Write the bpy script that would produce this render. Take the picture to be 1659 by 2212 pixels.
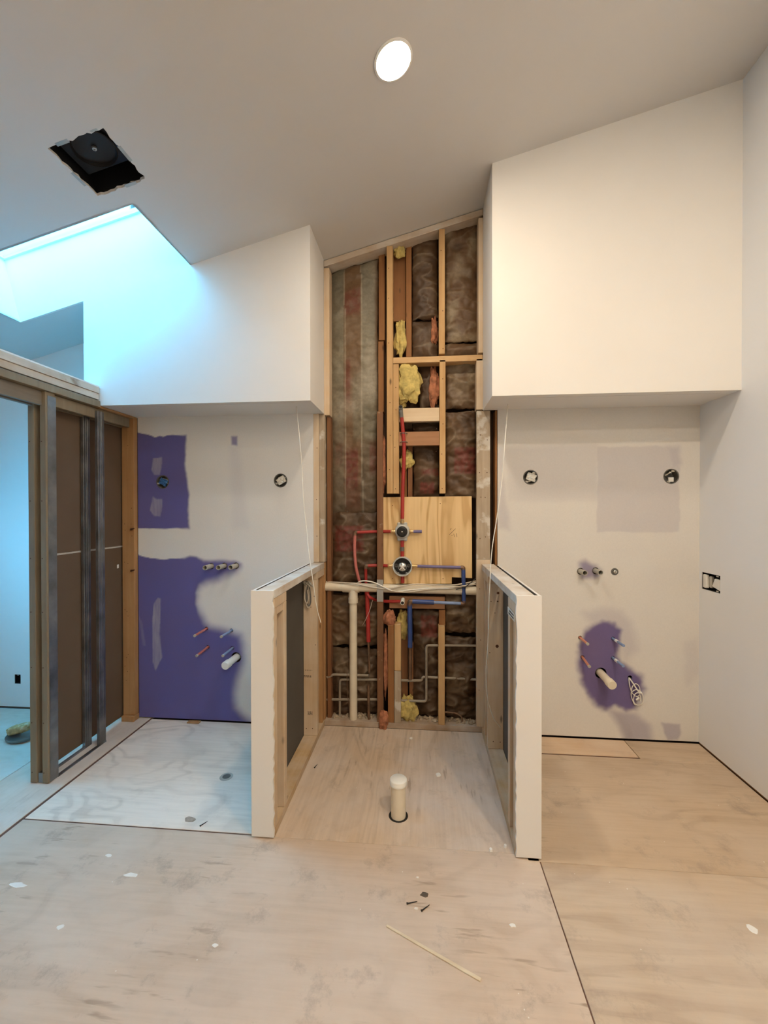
import bpy, math, random
from mathutils import Vector, Matrix, noise

# ------------------------------------------------------------------ camera, world, exposure
for o in list(bpy.data.objects): bpy.data.objects.remove(o)
scene = bpy.context.scene
col = scene.collection
FPX, YAW, PITCH, ROLL = 906.4, 0.0886, -0.0076, -0.0012
CAM = Vector((0.0921, -2.8074, 1.4858))
W, H = 1659.0, 2212.0
_f = Vector((-math.sin(YAW)*math.cos(PITCH), math.cos(YAW)*math.cos(PITCH), math.sin(PITCH)))
_r = Vector((math.cos(YAW), math.sin(YAW), 0)); _u = _r.cross(_f)
RT = math.cos(ROLL)*_r+math.sin(ROLL)*_u; UP = -math.sin(ROLL)*_r+math.cos(ROLL)*_u; FW = _f
cd = bpy.data.cameras.new('camera'); cam = bpy.data.objects.new('camera', cd); col.objects.link(cam)
cd.sensor_fit = 'HORIZONTAL'; cd.sensor_width = 36; cd.lens = FPX/W*36; cd.clip_start = .02
cam.matrix_world = Matrix(((RT.x, UP.x, -FW.x, CAM.x), (RT.y, UP.y, -FW.y, CAM.y), (RT.z, UP.z, -FW.z, CAM.z), (0, 0, 0, 1)))
scene.camera = cam
wd = bpy.data.worlds.new('sky'); scene.world = wd; wd.use_nodes = True
bg = wd.node_tree.nodes['Background']; bg.inputs[0].default_value = (.12, .57, 1.0, 1); bg.inputs[1].default_value = 10.5
scene.view_settings.view_transform = 'Standard'; scene.view_settings.look = 'None'
scene.view_settings.exposure = 1.3; scene.view_settings.gamma = 1.0; scene.view_settings.use_curve_mapping = False
scene.cycles.adaptive_threshold = .04; scene.cycles.use_light_tree = False; scene.cycles.max_bounces = 5; scene.cycles.diffuse_bounces = 4; scene.cycles.glossy_bounces = 2; scene.cycles.transparent_max_bounces = 6
LAMP_COLOR = (1.0, .84, .635); LAMP_MAIN = 138.0; LAMP_REAR = 285.0

# metres on real planes from the survey of the photograph
def ray(x, y): return FW+RT*((x-W/2)/FPX)-UP*((y-H/2)/FPX)
def aY(x, y, Y=0.0): d = ray(x, y); return CAM+d*((Y-CAM.y)/d.y)
def aX(x, y, X): d = ray(x, y); return CAM+d*((X-CAM.x)/d.x)
def aZ(x, y, Z=0.0): d = ray(x, y); return CAM+d*((Z-CAM.z)/d.z)
C0, C1 = 3.3306, 0.2672
def ceil_z(x): return C0+C1*x
XR, XL = 1.8375, -1.914          # right wall, near face of the pocket-door wall
SY, SZ = -.343, 2.134            # soffit front, soffit underside
SL, SR = -.568, .498             # shower bay between the soffits
R = random.Random(7)

# ------------------------------------------------------------------ materials
def nt(name):
    m = bpy.data.materials.new(name); m.use_nodes = True; t = m.node_tree
    return m, t, t.nodes['Principled BSDF']
def N(t, kind, **kw):
    n = t.nodes.new(kind)
    for k, v in kw.items():
        if k[0] == 'i' and k[1:].isdigit(): n.inputs[int(k[1:])].default_value = v
        else: setattr(n, k, v)
    return n
def L(t, a, b): t.links.new(a, b)
def coords(t, scale=(1, 1, 1), world=False):
    mp = N(t, 'ShaderNodeMapping'); mp.inputs['Scale'].default_value = scale
    if world: g = N(t, 'ShaderNodeNewGeometry'); L(t, g.outputs['Position'], mp.inputs[0])
    else:
        tc = N(t, 'ShaderNodeTexCoord'); oi = N(t, 'ShaderNodeObjectInfo')
        mu = N(t, 'ShaderNodeMath', operation='MULTIPLY'); mu.inputs[1].default_value = 7.3
        L(t, oi.outputs['Random'], mu.inputs[0])
        va = N(t, 'ShaderNodeVectorMath', operation='ADD')
        L(t, tc.outputs['Object'], va.inputs[0]); L(t, mu.outputs[0], va.inputs[1]); L(t, va.outputs[0], mp.inputs[0])
    return mp.outputs[0]
def noise_n(t, v, scale, detail=4, rough=.55, dist=0):
    n = N(t, 'ShaderNodeTexNoise'); L(t, v, n.inputs['Vector'])
    n.inputs['Scale'].default_value = scale; n.inputs['Detail'].default_value = detail
    n.inputs['Roughness'].default_value = rough; n.inputs['Distortion'].default_value = dist
    return n.outputs['Fac']
def ramp(t, fac, stops):
    r = N(t, 'ShaderNodeValToRGB'); L(t, fac, r.inputs[0]); e = r.color_ramp.elements
    while len(e) < len(stops): e.new(.5)
    for i, (p, c) in enumerate(stops):
        e[i].position = p; e[i].color = (*c, 1) if len(c) == 3 else c
    return r.outputs[0]
def mix(t, fac, a, b, mode='MIX'):
    m = N(t, 'ShaderNodeMixRGB', blend_type=mode)
    for i, v in enumerate((fac, a, b)):
        if isinstance(v, (int, float)): m.inputs[i].default_value = v
        elif isinstance(v, tuple): m.inputs[i].default_value = (*v, 1)
        else: L(t, v, m.inputs[i])
    return m.outputs[0]
def bump(t, b, h, strength, dist=.01):
    n = N(t, 'ShaderNodeBump'); n.inputs['Strength'].default_value = strength; n.inputs['Distance'].default_value = dist
    L(t, h, n.inputs['Height']); L(t, n.outputs[0], b.inputs['Normal'])
def plain(name, c, rough=.6, metal=0, var=.12, scale=14, bmp=0, stain=None):
    m, t, b = nt(name); v = coords(t)
    n = noise_n(t, v, scale)
    lo = tuple(x*(1-var) for x in c); hi = tuple(min(1, x*(1+var)) for x in c)
    cc = ramp(t, n, [(.3, lo), (.7, hi)])
    if stain:
        n2 = noise_n(t, v, stain[1]); f = ramp(t, n2, [(stain[2], (0, 0, 0)), (stain[2]+.12, (1, 1, 1))])
        cc = mix(t, f, cc, stain[0])
    L(t, cc, b.inputs['Base Color']); b.inputs['Roughness'].default_value = rough; b.inputs['Metallic'].default_value = metal
    if bmp: bump(t, b, noise_n(t, v, scale*6), bmp, .004)
    return m
def wood(name, light, dark, axis='Z', dust=0.0, knots=True, gs=26.0, rough=.75, stain=None):
    m, t, b = nt(name); s = {'X': (.06, 1, 1), 'Y': (1, .06, 1), 'Z': (1, 1, .06)}[axis]
    v = coords(t, s); g = noise_n(t, v, gs, 5, .6, .6)
    c = ramp(t, g, [(.3, dark), (.5, tuple((a+b_)/2 for a, b_ in zip(dark, light))), (.66, light)])
    v1 = coords(t); big = noise_n(t, v1, 4.0, 3)
    c = mix(t, .35, c, ramp(t, big, [(.35, dark), (.65, light)]))
    if knots:
        vk = coords(t, {'X': (.35, 1, 1), 'Y': (1, .35, 1), 'Z': (1, 1, .35)}[axis])
        vo = N(t, 'ShaderNodeTexVoronoi'); vo.inputs['Scale'].default_value = 9; L(t, vk, vo.inputs['Vector'])
        k = ramp(t, vo.outputs['Distance'], [(.03, (1, 1, 1)), (.09, (0, 0, 0))])
        c = mix(t, k, c, tuple(x*.35 for x in dark))
    if stain:
        f = ramp(t, noise_n(t, v1, stain[1], 5), [(stain[2], (0, 0, 0)), (stain[2]+.08, (1, 1, 1))]); c = mix(t, f, c, stain[0])
    if dust:
        f = ramp(t, noise_n(t, v1, 7.0, 5), [(.35, (0, 0, 0)), (.7, (dust, dust, dust))]); c = mix(t, f, c, (.72, .70, .66))
    L(t, c, b.inputs['Base Color']); b.inputs['Roughness'].default_value = rough; bump(t, b, g, .25, .003)
    return m
def plywood(name, light, dark, axis='X', dust=.5, seed=0.0, k=9.0, dustc=(.74, .71, .67), grime=(.30, .24, .19), gr=.25, rs=.6, st=.5, fine=.25, rscale=3.2, stretch=.4):
    m, t, b = nt(name); world = axis != 'Z'
    def vec(s):
        v0 = coords(t, s, world); ad = N(t, 'ShaderNodeVectorMath', operation='ADD'); ad.inputs[1].default_value = (seed, seed*1.7, seed*.6); L(t, v0, ad.inputs[0]); return ad.outputs[0]
    ax = 'XYZ'.index(axis)
    def st_(f): q = [1, 1, 1]; q[ax] = f; return tuple(q)
    a = noise_n(t, vec(st_(stretch)), rscale, 2.5, .45, .5)
    mu = N(t, 'ShaderNodeMath', operation='MULTIPLY'); L(t, a, mu.inputs[0]); mu.inputs[1].default_value = k
    pp = N(t, 'ShaderNodeMath', operation='PINGPONG'); L(t, mu.outputs[0], pp.inputs[0]); pp.inputs[1].default_value = .5
    band = ramp(t, pp.outputs[0], [(.10, (1, 1, 1)), (.16, (.45,)*3), (.30, (0, 0, 0))])
    where = ramp(t, noise_n(t, vec((1, 1, 1)), 2.0, 3), [(.36, (.25*rs,)*3), (.62, (rs,)*3)])
    c = mix(t, mix(t, 1.0, band, where, 'MULTIPLY'), light, dark)
    fg = noise_n(t, vec(st_(.05)), 60, 4, .6)
    c = mix(t, fine, c, ramp(t, fg, [(.35, dark), (.62, light)]))
    wv = vec((1, 1, 1))
    if dust:
        d = ramp(t, noise_n(t, wv, 2.2, 7, .66), [(.36, (0, 0, 0)), (.66, (dust,)*3)]); c = mix(t, d, c, dustc)
    if st:
        d = ramp(t, noise_n(t, vec(st_(.16)), 34, 3, .5), [(.60, (0, 0, 0)), (.68, (st,)*3)])
        w2 = ramp(t, noise_n(t, wv, 1.7, 2), [(.45, (0, 0, 0)), (.62, (1, 1, 1))])
        c = mix(t, mix(t, 1.0, d, w2, 'MULTIPLY'), c, tuple(x*.8 for x in dark))
    if gr:
        d = ramp(t, noise_n(t, wv, 5.5, 8, .72), [(.56, (0, 0, 0)), (.68, (gr,)*3)]); c = mix(t, d, c, grime)
        d = ramp(t, noise_n(t, wv, 16, 8, .75), [(.66, (0, 0, 0)), (.72, (gr*1.6,)*3)]); c = mix(t, d, c, grime)
        sc_ = N(t, 'ShaderNodeTexVoronoi'); sc_.inputs['Scale'].default_value = 13; L(t, wv, sc_.inputs['Vector'])
        spk = ramp(t, sc_.outputs['Distance'], [(.02, (.8,)*3), (.035, (0, 0, 0))]); c = mix(t, spk, c, (.8, .78, .74))
    L(t, c, b.inputs['Base Color']); b.inputs['Roughness'].default_value = .65
    return m
def painted(name, c, var=.03):
    m, t, b = nt(name); v = coords(t, (1, 1, 1), True)
    n = noise_n(t, v, 2.2, 3); cc = ramp(t, n, [(.3, tuple(x*(1-var) for x in c)), (.7, c)])
    L(t, cc, b.inputs['Base Color']); b.inputs['Roughness'].default_value = .7
    return m
def attr_mat(name, rough=.75, fine=90, amt=.12, bmp=.1):
    m, t, b = nt(name); a = N(t, 'ShaderNodeVertexColor'); a.layer_name = 'tone'
    n = noise_n(t, coords(t), fine, 4, .6); g = ramp(t, n, [(.3, (1-amt,)*3), (.7, (1, 1, 1))])
    L(t, mix(t, 1.0, a.outputs[0], g, 'MULTIPLY'), b.inputs['Base Color']); b.inputs['Roughness'].default_value = rough
    bump(t, b, n, bmp, .002); return m
def emit(name, c, s):
    m, t, b = nt(name); b.inputs['Base Color'].default_value = (*c, 1)
    e = N(t, 'ShaderNodeEmission'); e.inputs[0].default_value = (*c, 1); e.inputs[1].default_value = s
    L(t, e.outputs[0], t.nodes['Material Output'].inputs[0]); return m

M = dict(
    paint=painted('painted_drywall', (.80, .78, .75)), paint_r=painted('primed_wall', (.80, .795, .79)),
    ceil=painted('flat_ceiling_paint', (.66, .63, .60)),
    board=attr_mat('drywall_compound', .8, 120, .05, .06),
    kraft=attr_mat('kraft_facing', .55, 60, .25, .25),
    brown_paper=plain('brown_backing_paper', (.13, .085, .055), .85, var=.08, scale=3),
    grey_paper=plain('grey_backing_paper', (.105, .095, .082), .85, var=.1, scale=3),
    new=wood('new_pine', (.62, .40, .19), (.44, .25, .10)), newx=wood('new_pine_level', (.66, .44, .23), (.47, .28, .12), 'X'),
    newy=wood('new_pine_run', (.60, .42, .23), (.42, .27, .13), 'Y', .35),
    pale=wood('pale_pine', (.70, .55, .38), (.54, .38, .23), dust=.25), palex=wood('pale_pine_level', (.74, .60, .42), (.6, .44, .28), 'X'),
    grey=wood('weathered_pine', (.50, .41, .31), (.33, .25, .17), stain=((.60, .56, .50), 9, .55)),
    dusty=wood('plaster_dusted_pine', (.62, .53, .43), (.46, .36, .26), 'Y', .95),
    dustyx=wood('plaster_dusted_plate', (.62, .50, .38), (.45, .33, .22), 'X', .55),
    weathy=wood('weathered_header', (.62, .54, .44), (.40, .30, .21), 'Y', .45, stain=((.24, .16, .10), 6, .6)),
    greyy=wood('grey_header', (.25, .22, .18), (.16, .135, .105), 'Y'),
    old=wood('old_redwood', (.26, .115, .045), (.15, .06, .022)), oldx=wood('old_redwood_level', (.44, .23, .12), (.31, .15, .07), 'X'),
    sill=wood('dusty_sill', (.42, .30, .20), (.28, .18, .11), 'X', .4),
    old2=wood('old_orange_pine', (.34, .155, .05), (.22, .09, .03)),
    glue=wood('old_stud_with_glue', (.24, .11, .05), (.14, .06, .025), stain=((.38, .28, .17), 12, .60)),
    dark=wood('dark_cavity_wood', (.10, .05, .022), (.05, .024, .01)),
    jamb=wood('jamb_pine', (.28, .225, .15), (.19, .145, .09)), endstud=wood('orange_end_stud', (.50, .28, .12), (.36, .18, .07)),
    ply=plywood('plumbing_backer_plywood', (.80, .57, .29), (.52, .30, .11), 'Z', 0, 3.1, 11, gr=0, rs=1.0, st=0, fine=.18, rscale=5.0, stretch=.14),
    f_front=plywood('dusty_subfloor', (.60, .465, .35), (.41, .30, .21), 'X', .55, 0, 8, (.67, .575, .49), gr=.55, rs=.55, st=.9),
    f_left=plywood('white_dusted_subfloor', (.88, .76, .64), (.52, .42, .33), 'X', .40, 5.2, 8, (.88, .80, .72), gr=.15, rs=.75, st=.15, rscale=3.0, stretch=.55),
    f_shower=plywood('shower_subfloor', (.63, .495, .37), (.34, .245, .165), 'Y', .55, 9.7, 12, (.70, .65, .62), gr=.35, rs=.45, st=.6, stretch=.2),
    f_right=plywood('tan_subfloor', (.56, .43, .305), (.39, .28, .185), 'X', .45, 14.3, 7, (.62, .52, .42), gr=.50, rs=.6, st=.3, stretch=.25),
    f_fr=plywood('tan_grey_subfloor', (.58, .455, .33), (.40, .29, .20), 'X', .5, 21.0, 8, (.63, .55, .465), gr=.45, rs=.85, st=.3, stretch=.25),
    f_strip=plywood('strip_subfloor', (.64, .51, .40), (.44, .33, .25), 'Y', .7, 30.0, 8, (.80, .71, .63), gr=.15, rs=.4, st=.3),
    f_room=plywood('closet_subfloor', (.58, .51, .41), (.42, .36, .28), 'X', .6, 41.0, 8, (.70, .68, .64), gr=.1, rs=.4, st=.3),
    f_board=plywood('filler_board', (.66, .47, .30), (.50, .31, .18), 'X', .3, 50.0, 9, gr=.2, rs=.4, st=.2, stretch=.2),
    joint=plain('dark_joint', (.045, .02, .014), .9),
    seam=plain('red_brown_joint', (.13, .065, .045), .9, var=.3, scale=20),
    steel=plain('galvanised_steel', (.26, .27, .285), .4, .85, .35, 7), zinc=plain('zinc_plate', (.44, .44, .42), .45, .7, .12),
    black=plain('black_plastic', (.007, .007, .009), .5), fanblue=plain('dark_sheet_metal', (.045, .06, .085), .5, .5, .2),
    boxgrey=plain('grey_box_plastic', (.13, .125, .115), .6), cut=plain('cut_gypsum_edge', (.5, .47, .43), .9, bmp=.4, scale=40),
    pvc=plain('cream_pvc', (.74, .66, .52), .4, var=.05), pvcw=plain('white_pvc', (.80, .79, .74), .4, var=.03),
    conduit=plain('grey_conduit', (.46, .43, .37), .5, var=.08), hollow=plain('pipe_bore', (.02, .018, .016), .9),
    red=plain('red_pex', (.38, .030, .025), .4), redp=plain('dull_red_pex', (.52, .16, .14), .45),
    blue=plain('blue_pex', (.035, .07, .24), .4), bluep=plain('pale_blue_pex', (.22, .30, .50), .45),
    lilac=plain('dusty_blue_pex', (.15, .13, .28), .45), pexr=plain('salmon_pex', (.55, .22, .15), .45),
    copper=plain('dull_copper', (.20, .12, .075), .5, .5, .3), oldpipe=plain('grey_old_pipe', (.30, .255, .20), .55, .1, .2),
    brass=plain('brass_fitting', (.58, .42, .22), .35, .8), chrome=plain('chrome', (.62, .62, .60), .2, .95, .05),
    greyplast=plain('light_grey_plastic', (.50, .50, .48), .5), wire=plain('white_wire', (.78, .75, .68), .5), nm=plain('cream_cable', (.62, .54, .44), .55),
    blackw=plain('black_wire', (.02, .018, .016), .5), paper=plain('white_paper', (.74, .72, .67), .8, var=.06, bmp=.3), bluet=plain('blue_tape', (.04, .15, .38), .6),
    yellow=plain('yellow_fiberglass', (.56, .44, .15), .95, var=.3, scale=30, bmp=.8, stain=((.40, .28, .08), 12, .58)),
    pink=plain('pink_fiberglass', (.42, .17, .09), .95, var=.4, scale=35, bmp=.8),
    rust=plain('rusty_nail', (.10, .045, .025), .7, .4), ink=plain('stamp_ink', (.06, .045, .035), .9), label=plain('printed_label', (.70, .69, .63), .7),
    rubble=plain('plaster_rubble', (.40, .32, .23), .95, var=.3, scale=30, bmp=.6), chip=plain('plaster_chip', (.80, .78, .74), .9, var=.05),
    grime=plain('dark_chip', (.10, .08, .06), .9), knot=plain('plywood_patch_brown', (.34, .27, .21), .8, var=.3, scale=50), stick=wood('shim_strip', (.76, .66, .50), (.62, .50, .34), 'X', knots=False),
    sponge=plain('tan_foam', (.50, .33, .14), .95, var=.3, scale=40, bmp=.8, stain=((.62, .55, .36), 20, .55)), pan=plain('grey_tray', (.22, .23, .22), .4, .6),
    lamp=emit('lamp_lens', LAMP_COLOR, LAMP_MAIN), lamp2=emit('rear_lamp_lens', LAMP_COLOR, LAMP_REAR), trim=plain('white_trim_ring', (.80, .78, .74), .5, var=.02),
    skyframe=plain('skylight_frame_white', (.72, .75, .76), .5, var=.03),
)
def glass():
    m, t, b = nt('skylight_glass'); tr = N(t, 'ShaderNodeBsdfTransparent'); tr.inputs[0].default_value = (.93, .97, .98, 1)
    gl = N(t, 'ShaderNodeBsdfGlossy'); gl.inputs['Roughness'].default_value = .03
    mx = N(t, 'ShaderNodeMixShader'); mx.inputs[0].default_value = .05
    L(t, tr.outputs[0], mx.inputs[1]); L(t, gl.outputs[0], mx.inputs[2])
    L(t, mx.outputs[0], t.nodes['Material Output'].inputs[0]); return m
M['glass'] = glass()

# ------------------------------------------------------------------ mesh helpers
ORIGIN = {}
class MB:
    def __init__(s): s.v = []; s.f = []; s.c = None; s.smooth = False
    def poly(s, pts, quads):
        n = len(s.v); s.v += [Vector(p) for p in pts]; s.f += [tuple(i+n for i in q) for q in quads]; return s
    def box(s, x0, x1, y0, y1, z0, z1):
        return s.poly([(x0, y0, z0), (x1, y0, z0), (x1, y1, z0), (x0, y1, z0), (x0, y0, z1), (x1, y0, z1), (x1, y1, z1), (x0, y1, z1)],
                      [(0, 3, 2, 1), (4, 5, 6, 7), (0, 1, 5, 4), (1, 2, 6, 5), (2, 3, 7, 6), (3, 0, 4, 7)])
    def hexa(s, p): return s.poly(p, [(0, 3, 2, 1), (4, 5, 6, 7), (0, 1, 5, 4), (1, 2, 6, 5), (2, 3, 7, 6), (3, 0, 4, 7)])
    def prism(s, pts, d):      # outline pts extruded by d
        n = len(pts); d = Vector(d); pts = [Vector(p) for p in pts]
        return s.poly(pts+[p+d for p in pts], [tuple(range(n))[::-1], tuple(range(n, 2*n))]+[(i, (i+1) % n, n+(i+1) % n, n+i) for i in range(n)])
    def rings(s, rings, cap=(True, True)):
        n = len(rings[0]); b = len(s.v)
        for r in rings: s.v += [Vector(p) for p in r]
        for k in range(len(rings)-1):
            for i in range(n):
                j = (i+1) % n; s.f.append((b+k*n+i, b+k*n+j, b+(k+1)*n+j, b+(k+1)*n+i))
        if cap[0]: s.f.append(tuple(b+i for i in range(n))[::-1])
        if cap[1]: s.f.append(tuple(b+(len(rings)-1)*n+i for i in range(n)))
        s.smooth = True; return s
    def tube(s, path, r, seg=12, cap=(True, True)):
        path = [Vector(p) for p in path]; rr = r if isinstance(r, (list, tuple)) else [r]*len(path); out = []; pn = None
        for i, p in enumerate(path):
            t = (path[min(i+1, len(path)-1)]-path[max(i-1, 0)]).normalized()
            if pn is None: pn = t.orthogonal().normalized()
            pn = (pn-t*pn.dot(t)); pn = pn.normalized() if pn.length > 1e-6 else t.orthogonal().normalized()
            q = t.cross(pn); out.append([p+(pn*math.cos(2*math.pi*k/seg)+q*math.sin(2*math.pi*k/seg))*rr[i] for k in range(seg)])
        return s.rings(out, cap)
    def lathe(s, c, axis, prof, seg=28):   # prof: (distance along axis, radius)
        c = Vector(c); a = Vector(axis).normalized(); u = a.orthogonal().normalized(); w = a.cross(u)
        return s.rings([[c+a*d+(u*math.cos(2*math.pi*k/seg)+w*math.sin(2*math.pi*k/seg))*r for k in range(seg)] for d, r in prof])
    def build(s, name, mat, parent=None, bevel=0.0):
        if parent is None:
            xs = [v.x for v in s.v]; ys = [v.y for v in s.v]; zs = [v.z for v in s.v]
            o0 = Vector(((min(xs)+max(xs))/2, (min(ys)+max(ys))/2, min(zs)))
        else: o0 = ORIGIN[parent.name]
        me = bpy.data.meshes.new(name); me.from_pydata([v-o0 for v in s.v], [], s.f); me.update()
        if s.c:
            a = me.color_attributes.new('tone', 'FLOAT_COLOR', 'POINT')
            a.data.foreach_set('color', [x for c in s.c for x in (*c, 1.0)])
        o = bpy.data.objects.new(name, me); col.objects.link(o); me.materials.append(M[mat] if isinstance(mat, str) else mat)
        if parent is None: o.location = o0
        else: o.parent = parent
        if s.smooth:
            me.polygons.foreach_set('use_smooth', [True]*len(me.polygons))
            if hasattr(me, 'set_sharp_from_angle'): me.set_sharp_from_angle(angle=math.radians(50))
        if bevel:
            bm = o.modifiers.new('edge', 'BEVEL'); bm.width = bevel; bm.segments = 1; bm.limit_method = 'ANGLE'
        ORIGIN[o.name] = o0; return o
def empty(name, loc):
    o = bpy.data.objects.new(name, None); col.objects.link(o); o.location = loc; o.empty_display_size = .05; ORIGIN[o.name] = Vector(loc); return o
def tag(o, label, cat, group=None):
    o['label'] = label; o['category'] = cat
    if group: o['group'] = group
    return o
def thing(name, loc, label, cat, group=None): return tag(empty(name, loc), label, cat, group)
def struct(o, label=None):
    o['kind'] = 'structure'
    if label: o['label'] = label
    return o
def bx(name, mat, parent, x0, x1, y0, y1, z0, z1, bevel=.0015): return MB().box(min(x0, x1), max(x0, x1), min(y0, y1), max(y0, y1), min(z0, z1), max(z0, z1)).build(name, mat, parent, bevel)
def fillet(pts, r, n=5):
    pts = [Vector(p) for p in pts]; out = [pts[0]]
    for i in range(1, len(pts)-1):
        a, b, c = pts[i-1], pts[i], pts[i+1]; da = (a-b); dc = (c-b); k = min(r, da.length*.45, dc.length*.45)
        p, q = b+da.normalized()*k, b+dc.normalized()*k
        out += [(1-t)**2*p+2*t*(1-t)*b+t*t*q for t in [j/n for j in range(n+1)]]
    return out+[pts[-1]]
def smooth_path(pts, n=8):
    pts = [Vector(p) for p in pts]; P = [pts[0]*2-pts[1]]+pts+[pts[-1]*2-pts[-2]]; out = []
    for i in range(1, len(P)-2):
        a, b, c, d = P[i-1:i+3]
        for k in range(n):
            t = k/n; out.append(.5*((2*b)+(c-a)*t+(2*a-5*b+4*c-d)*t*t+(3*b-a-3*c+d)*t**3))
    return out+[pts[-1]]
def lerp(a, b, t): return tuple(x+(y-x)*t for x, y in zip(a, b))
def sstep(a, b, x): t = max(0, min(1, (x-a)/(b-a))); return t*t*(3-2*t)
def pdist(p, poly):      # signed distance, positive inside
    x, z = p; ins = False; best = 1e9; n = len(poly)
    for i in range(n):
        x1, z1 = poly[i]; x2, z2 = poly[(i+1) % n]
        if (z1 > z) != (z2 > z) and x < (x2-x1)*(z-z1)/(z2-z1)+x1: ins = not ins
        dx, dz = x2-x1, z2-z1; t = max(0, min(1, ((x-x1)*dx+(z-z1)*dz)/(dx*dx+dz*dz+1e-12)))
        d = (x-x1-t*dx)**2+(z-z1-t*dz)**2
        if d < best: best = d
    return math.sqrt(best)*(1 if ins else -1)
def fbm(x, y, z=0.0, o=3): return noise.fractal(Vector((x, y, z)), 1.0, 2.0, o)

# ------------------------------------------------------------------ floor: subfloor with separate plywood sheets
fl = struct(MB().box(-3.5, 2.05, -4.4, .4, -.06, -.019).build('floor', 'joint'))
def sheet(mat, x0, x1, y0, y1): return bx('plywood_sheet', mat, fl, x0, x1, y0, y1, -.0185, 0, .0012)
sheet('f_left', -1.808, -.623, -.961, -.004)
sheet('f_strip', -2.2, -1.825, -4.2, .05); sheet('f_room', -3.3, -2.203, -4.2, .055)
sheet('f_front', -1.808, .5875, -4.2, -.969)
sheet('f_shower', -.621, .539, -.9675, .012)
sheet('f_right', .541, 1.836, -1.0, -.203); sheet('f_board', .541, 1.384, -.188, -.004); sheet('f_right', 1.388, 1.836, -.2015, -.004)
sheet('f_fr', .592, 1.836, -4.2, -1.0015)
for x0, x1, y0, y1, z in ((-1.8245, -1.8085, -4.2, -.004, -.003), (-1.8075, -.66, -.9685, -.9615, -.002), (.6, 1.384, -.2025, -.1885, -.004), (.588, .5915, -4.2, -1.0, -.002)): bx('joint_strip', 'seam', fl, x0, x1, y0, y1, -.018, z, 0)

# ------------------------------------------------------------------ ceiling, roof, skylight
ND = Vector((-C1, 0, 1)).normalized(); EX = Vector((1, 0, C1)).normalized()
def sheet_with_holes(xs, ys, holes, lift=0.0, thick=.013):
    mb = MB()
    for i in range(len(xs)-1):
        for j in range(len(ys)-1):
            cx, cy = (xs[i]+xs[i+1])/2, (ys[j]+ys[j+1])/2
            if any(a < cx < b and c < cy < d for a, b, c, d in holes): continue
            q = [Vector((x, y, ceil_z(x)))+ND*lift for x, y in ((xs[i], ys[j]), (xs[i+1], ys[j]), (xs[i+1], ys[j+1]), (xs[i], ys[j+1]))]
            mb.hexa(q+[p+ND*thick for p in q])
    return mb
SK = (-2.45, -1.316, -.856, SY); FN = (-1.432, -1.165, -1.232, -.942)
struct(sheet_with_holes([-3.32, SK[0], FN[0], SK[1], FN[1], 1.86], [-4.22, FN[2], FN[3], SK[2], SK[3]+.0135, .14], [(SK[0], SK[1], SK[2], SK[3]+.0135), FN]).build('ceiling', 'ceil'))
WELL = .41
off = ND*WELL
RS = (SK[0]+off.x, SK[1]+off.x, SK[2], SK[3])
struct(sheet_with_holes([-3.5, SK[0], SK[1], 2.1], [-4.4, SK[2], SK[3], .5], [SK], WELL, .03).build('ceiling_sky_block', 'dark'))  # unseen slab added above the ceiling to keep world light out
def quad_panel(mb, a, b, up, t):   # panel on edge a-b rising along up, thickness t
    a, b, up, t = Vector(a), Vector(b), Vector(up), Vector(t); mb.hexa([a, b, b+t, a+t, a+up, b+up, b+up+t, a+up+t])
mb = MB()
def cz(x, y): return Vector((x, y, ceil_z(x)))
quad_panel(mb, cz(SK[0], SY), cz(SK[1], SY), off, (0, .013, 0))
quad_panel(mb, cz(SK[0], SK[2]), cz(SK[1], SK[2]), off, (0, -.013, 0))
quad_panel(mb, cz(SK[0], SK[2]), cz(SK[0], SY), off, EX*-.013)
quad_panel(mb, cz(SK[1], SK[2]), cz(SK[1], SY), off, EX*.013)
well = struct(mb.build('wall_skylight_well', 'paint'))
sk0 = cz((SK[0]+SK[1])/2, (SK[2]+SK[3])/2)+off
win = struct(empty('window_1', sk0)); win['label'] = 'skylight at the top of its white drywall shaft'
fr = MB(); top = [cz(SK[0], SK[2])+off, cz(SK[1], SK[2])+off, cz(SK[1], SY)+off, cz(SK[0], SY)+off]
inn = [top[0]+EX*.014+Vector((0, .014, 0)), top[1]-EX*.014+Vector((0, .014, 0)), top[2]-EX*.014-Vector((0, .014, 0)), top[3]+EX*.014-Vector((0, .014, 0))]
for i in range(4):
    j = (i+1) % 4; fr.hexa([top[i], top[j], inn[j], inn[i]]+[p+ND*.03 for p in (top[i], top[j], inn[j], inn[i])])
fr.build('window_frame', 'skyframe', win)
MB().hexa([p+ND*.012 for p in inn]+[p+ND*.018 for p in inn]).build('pane', 'glass', win)

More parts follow.
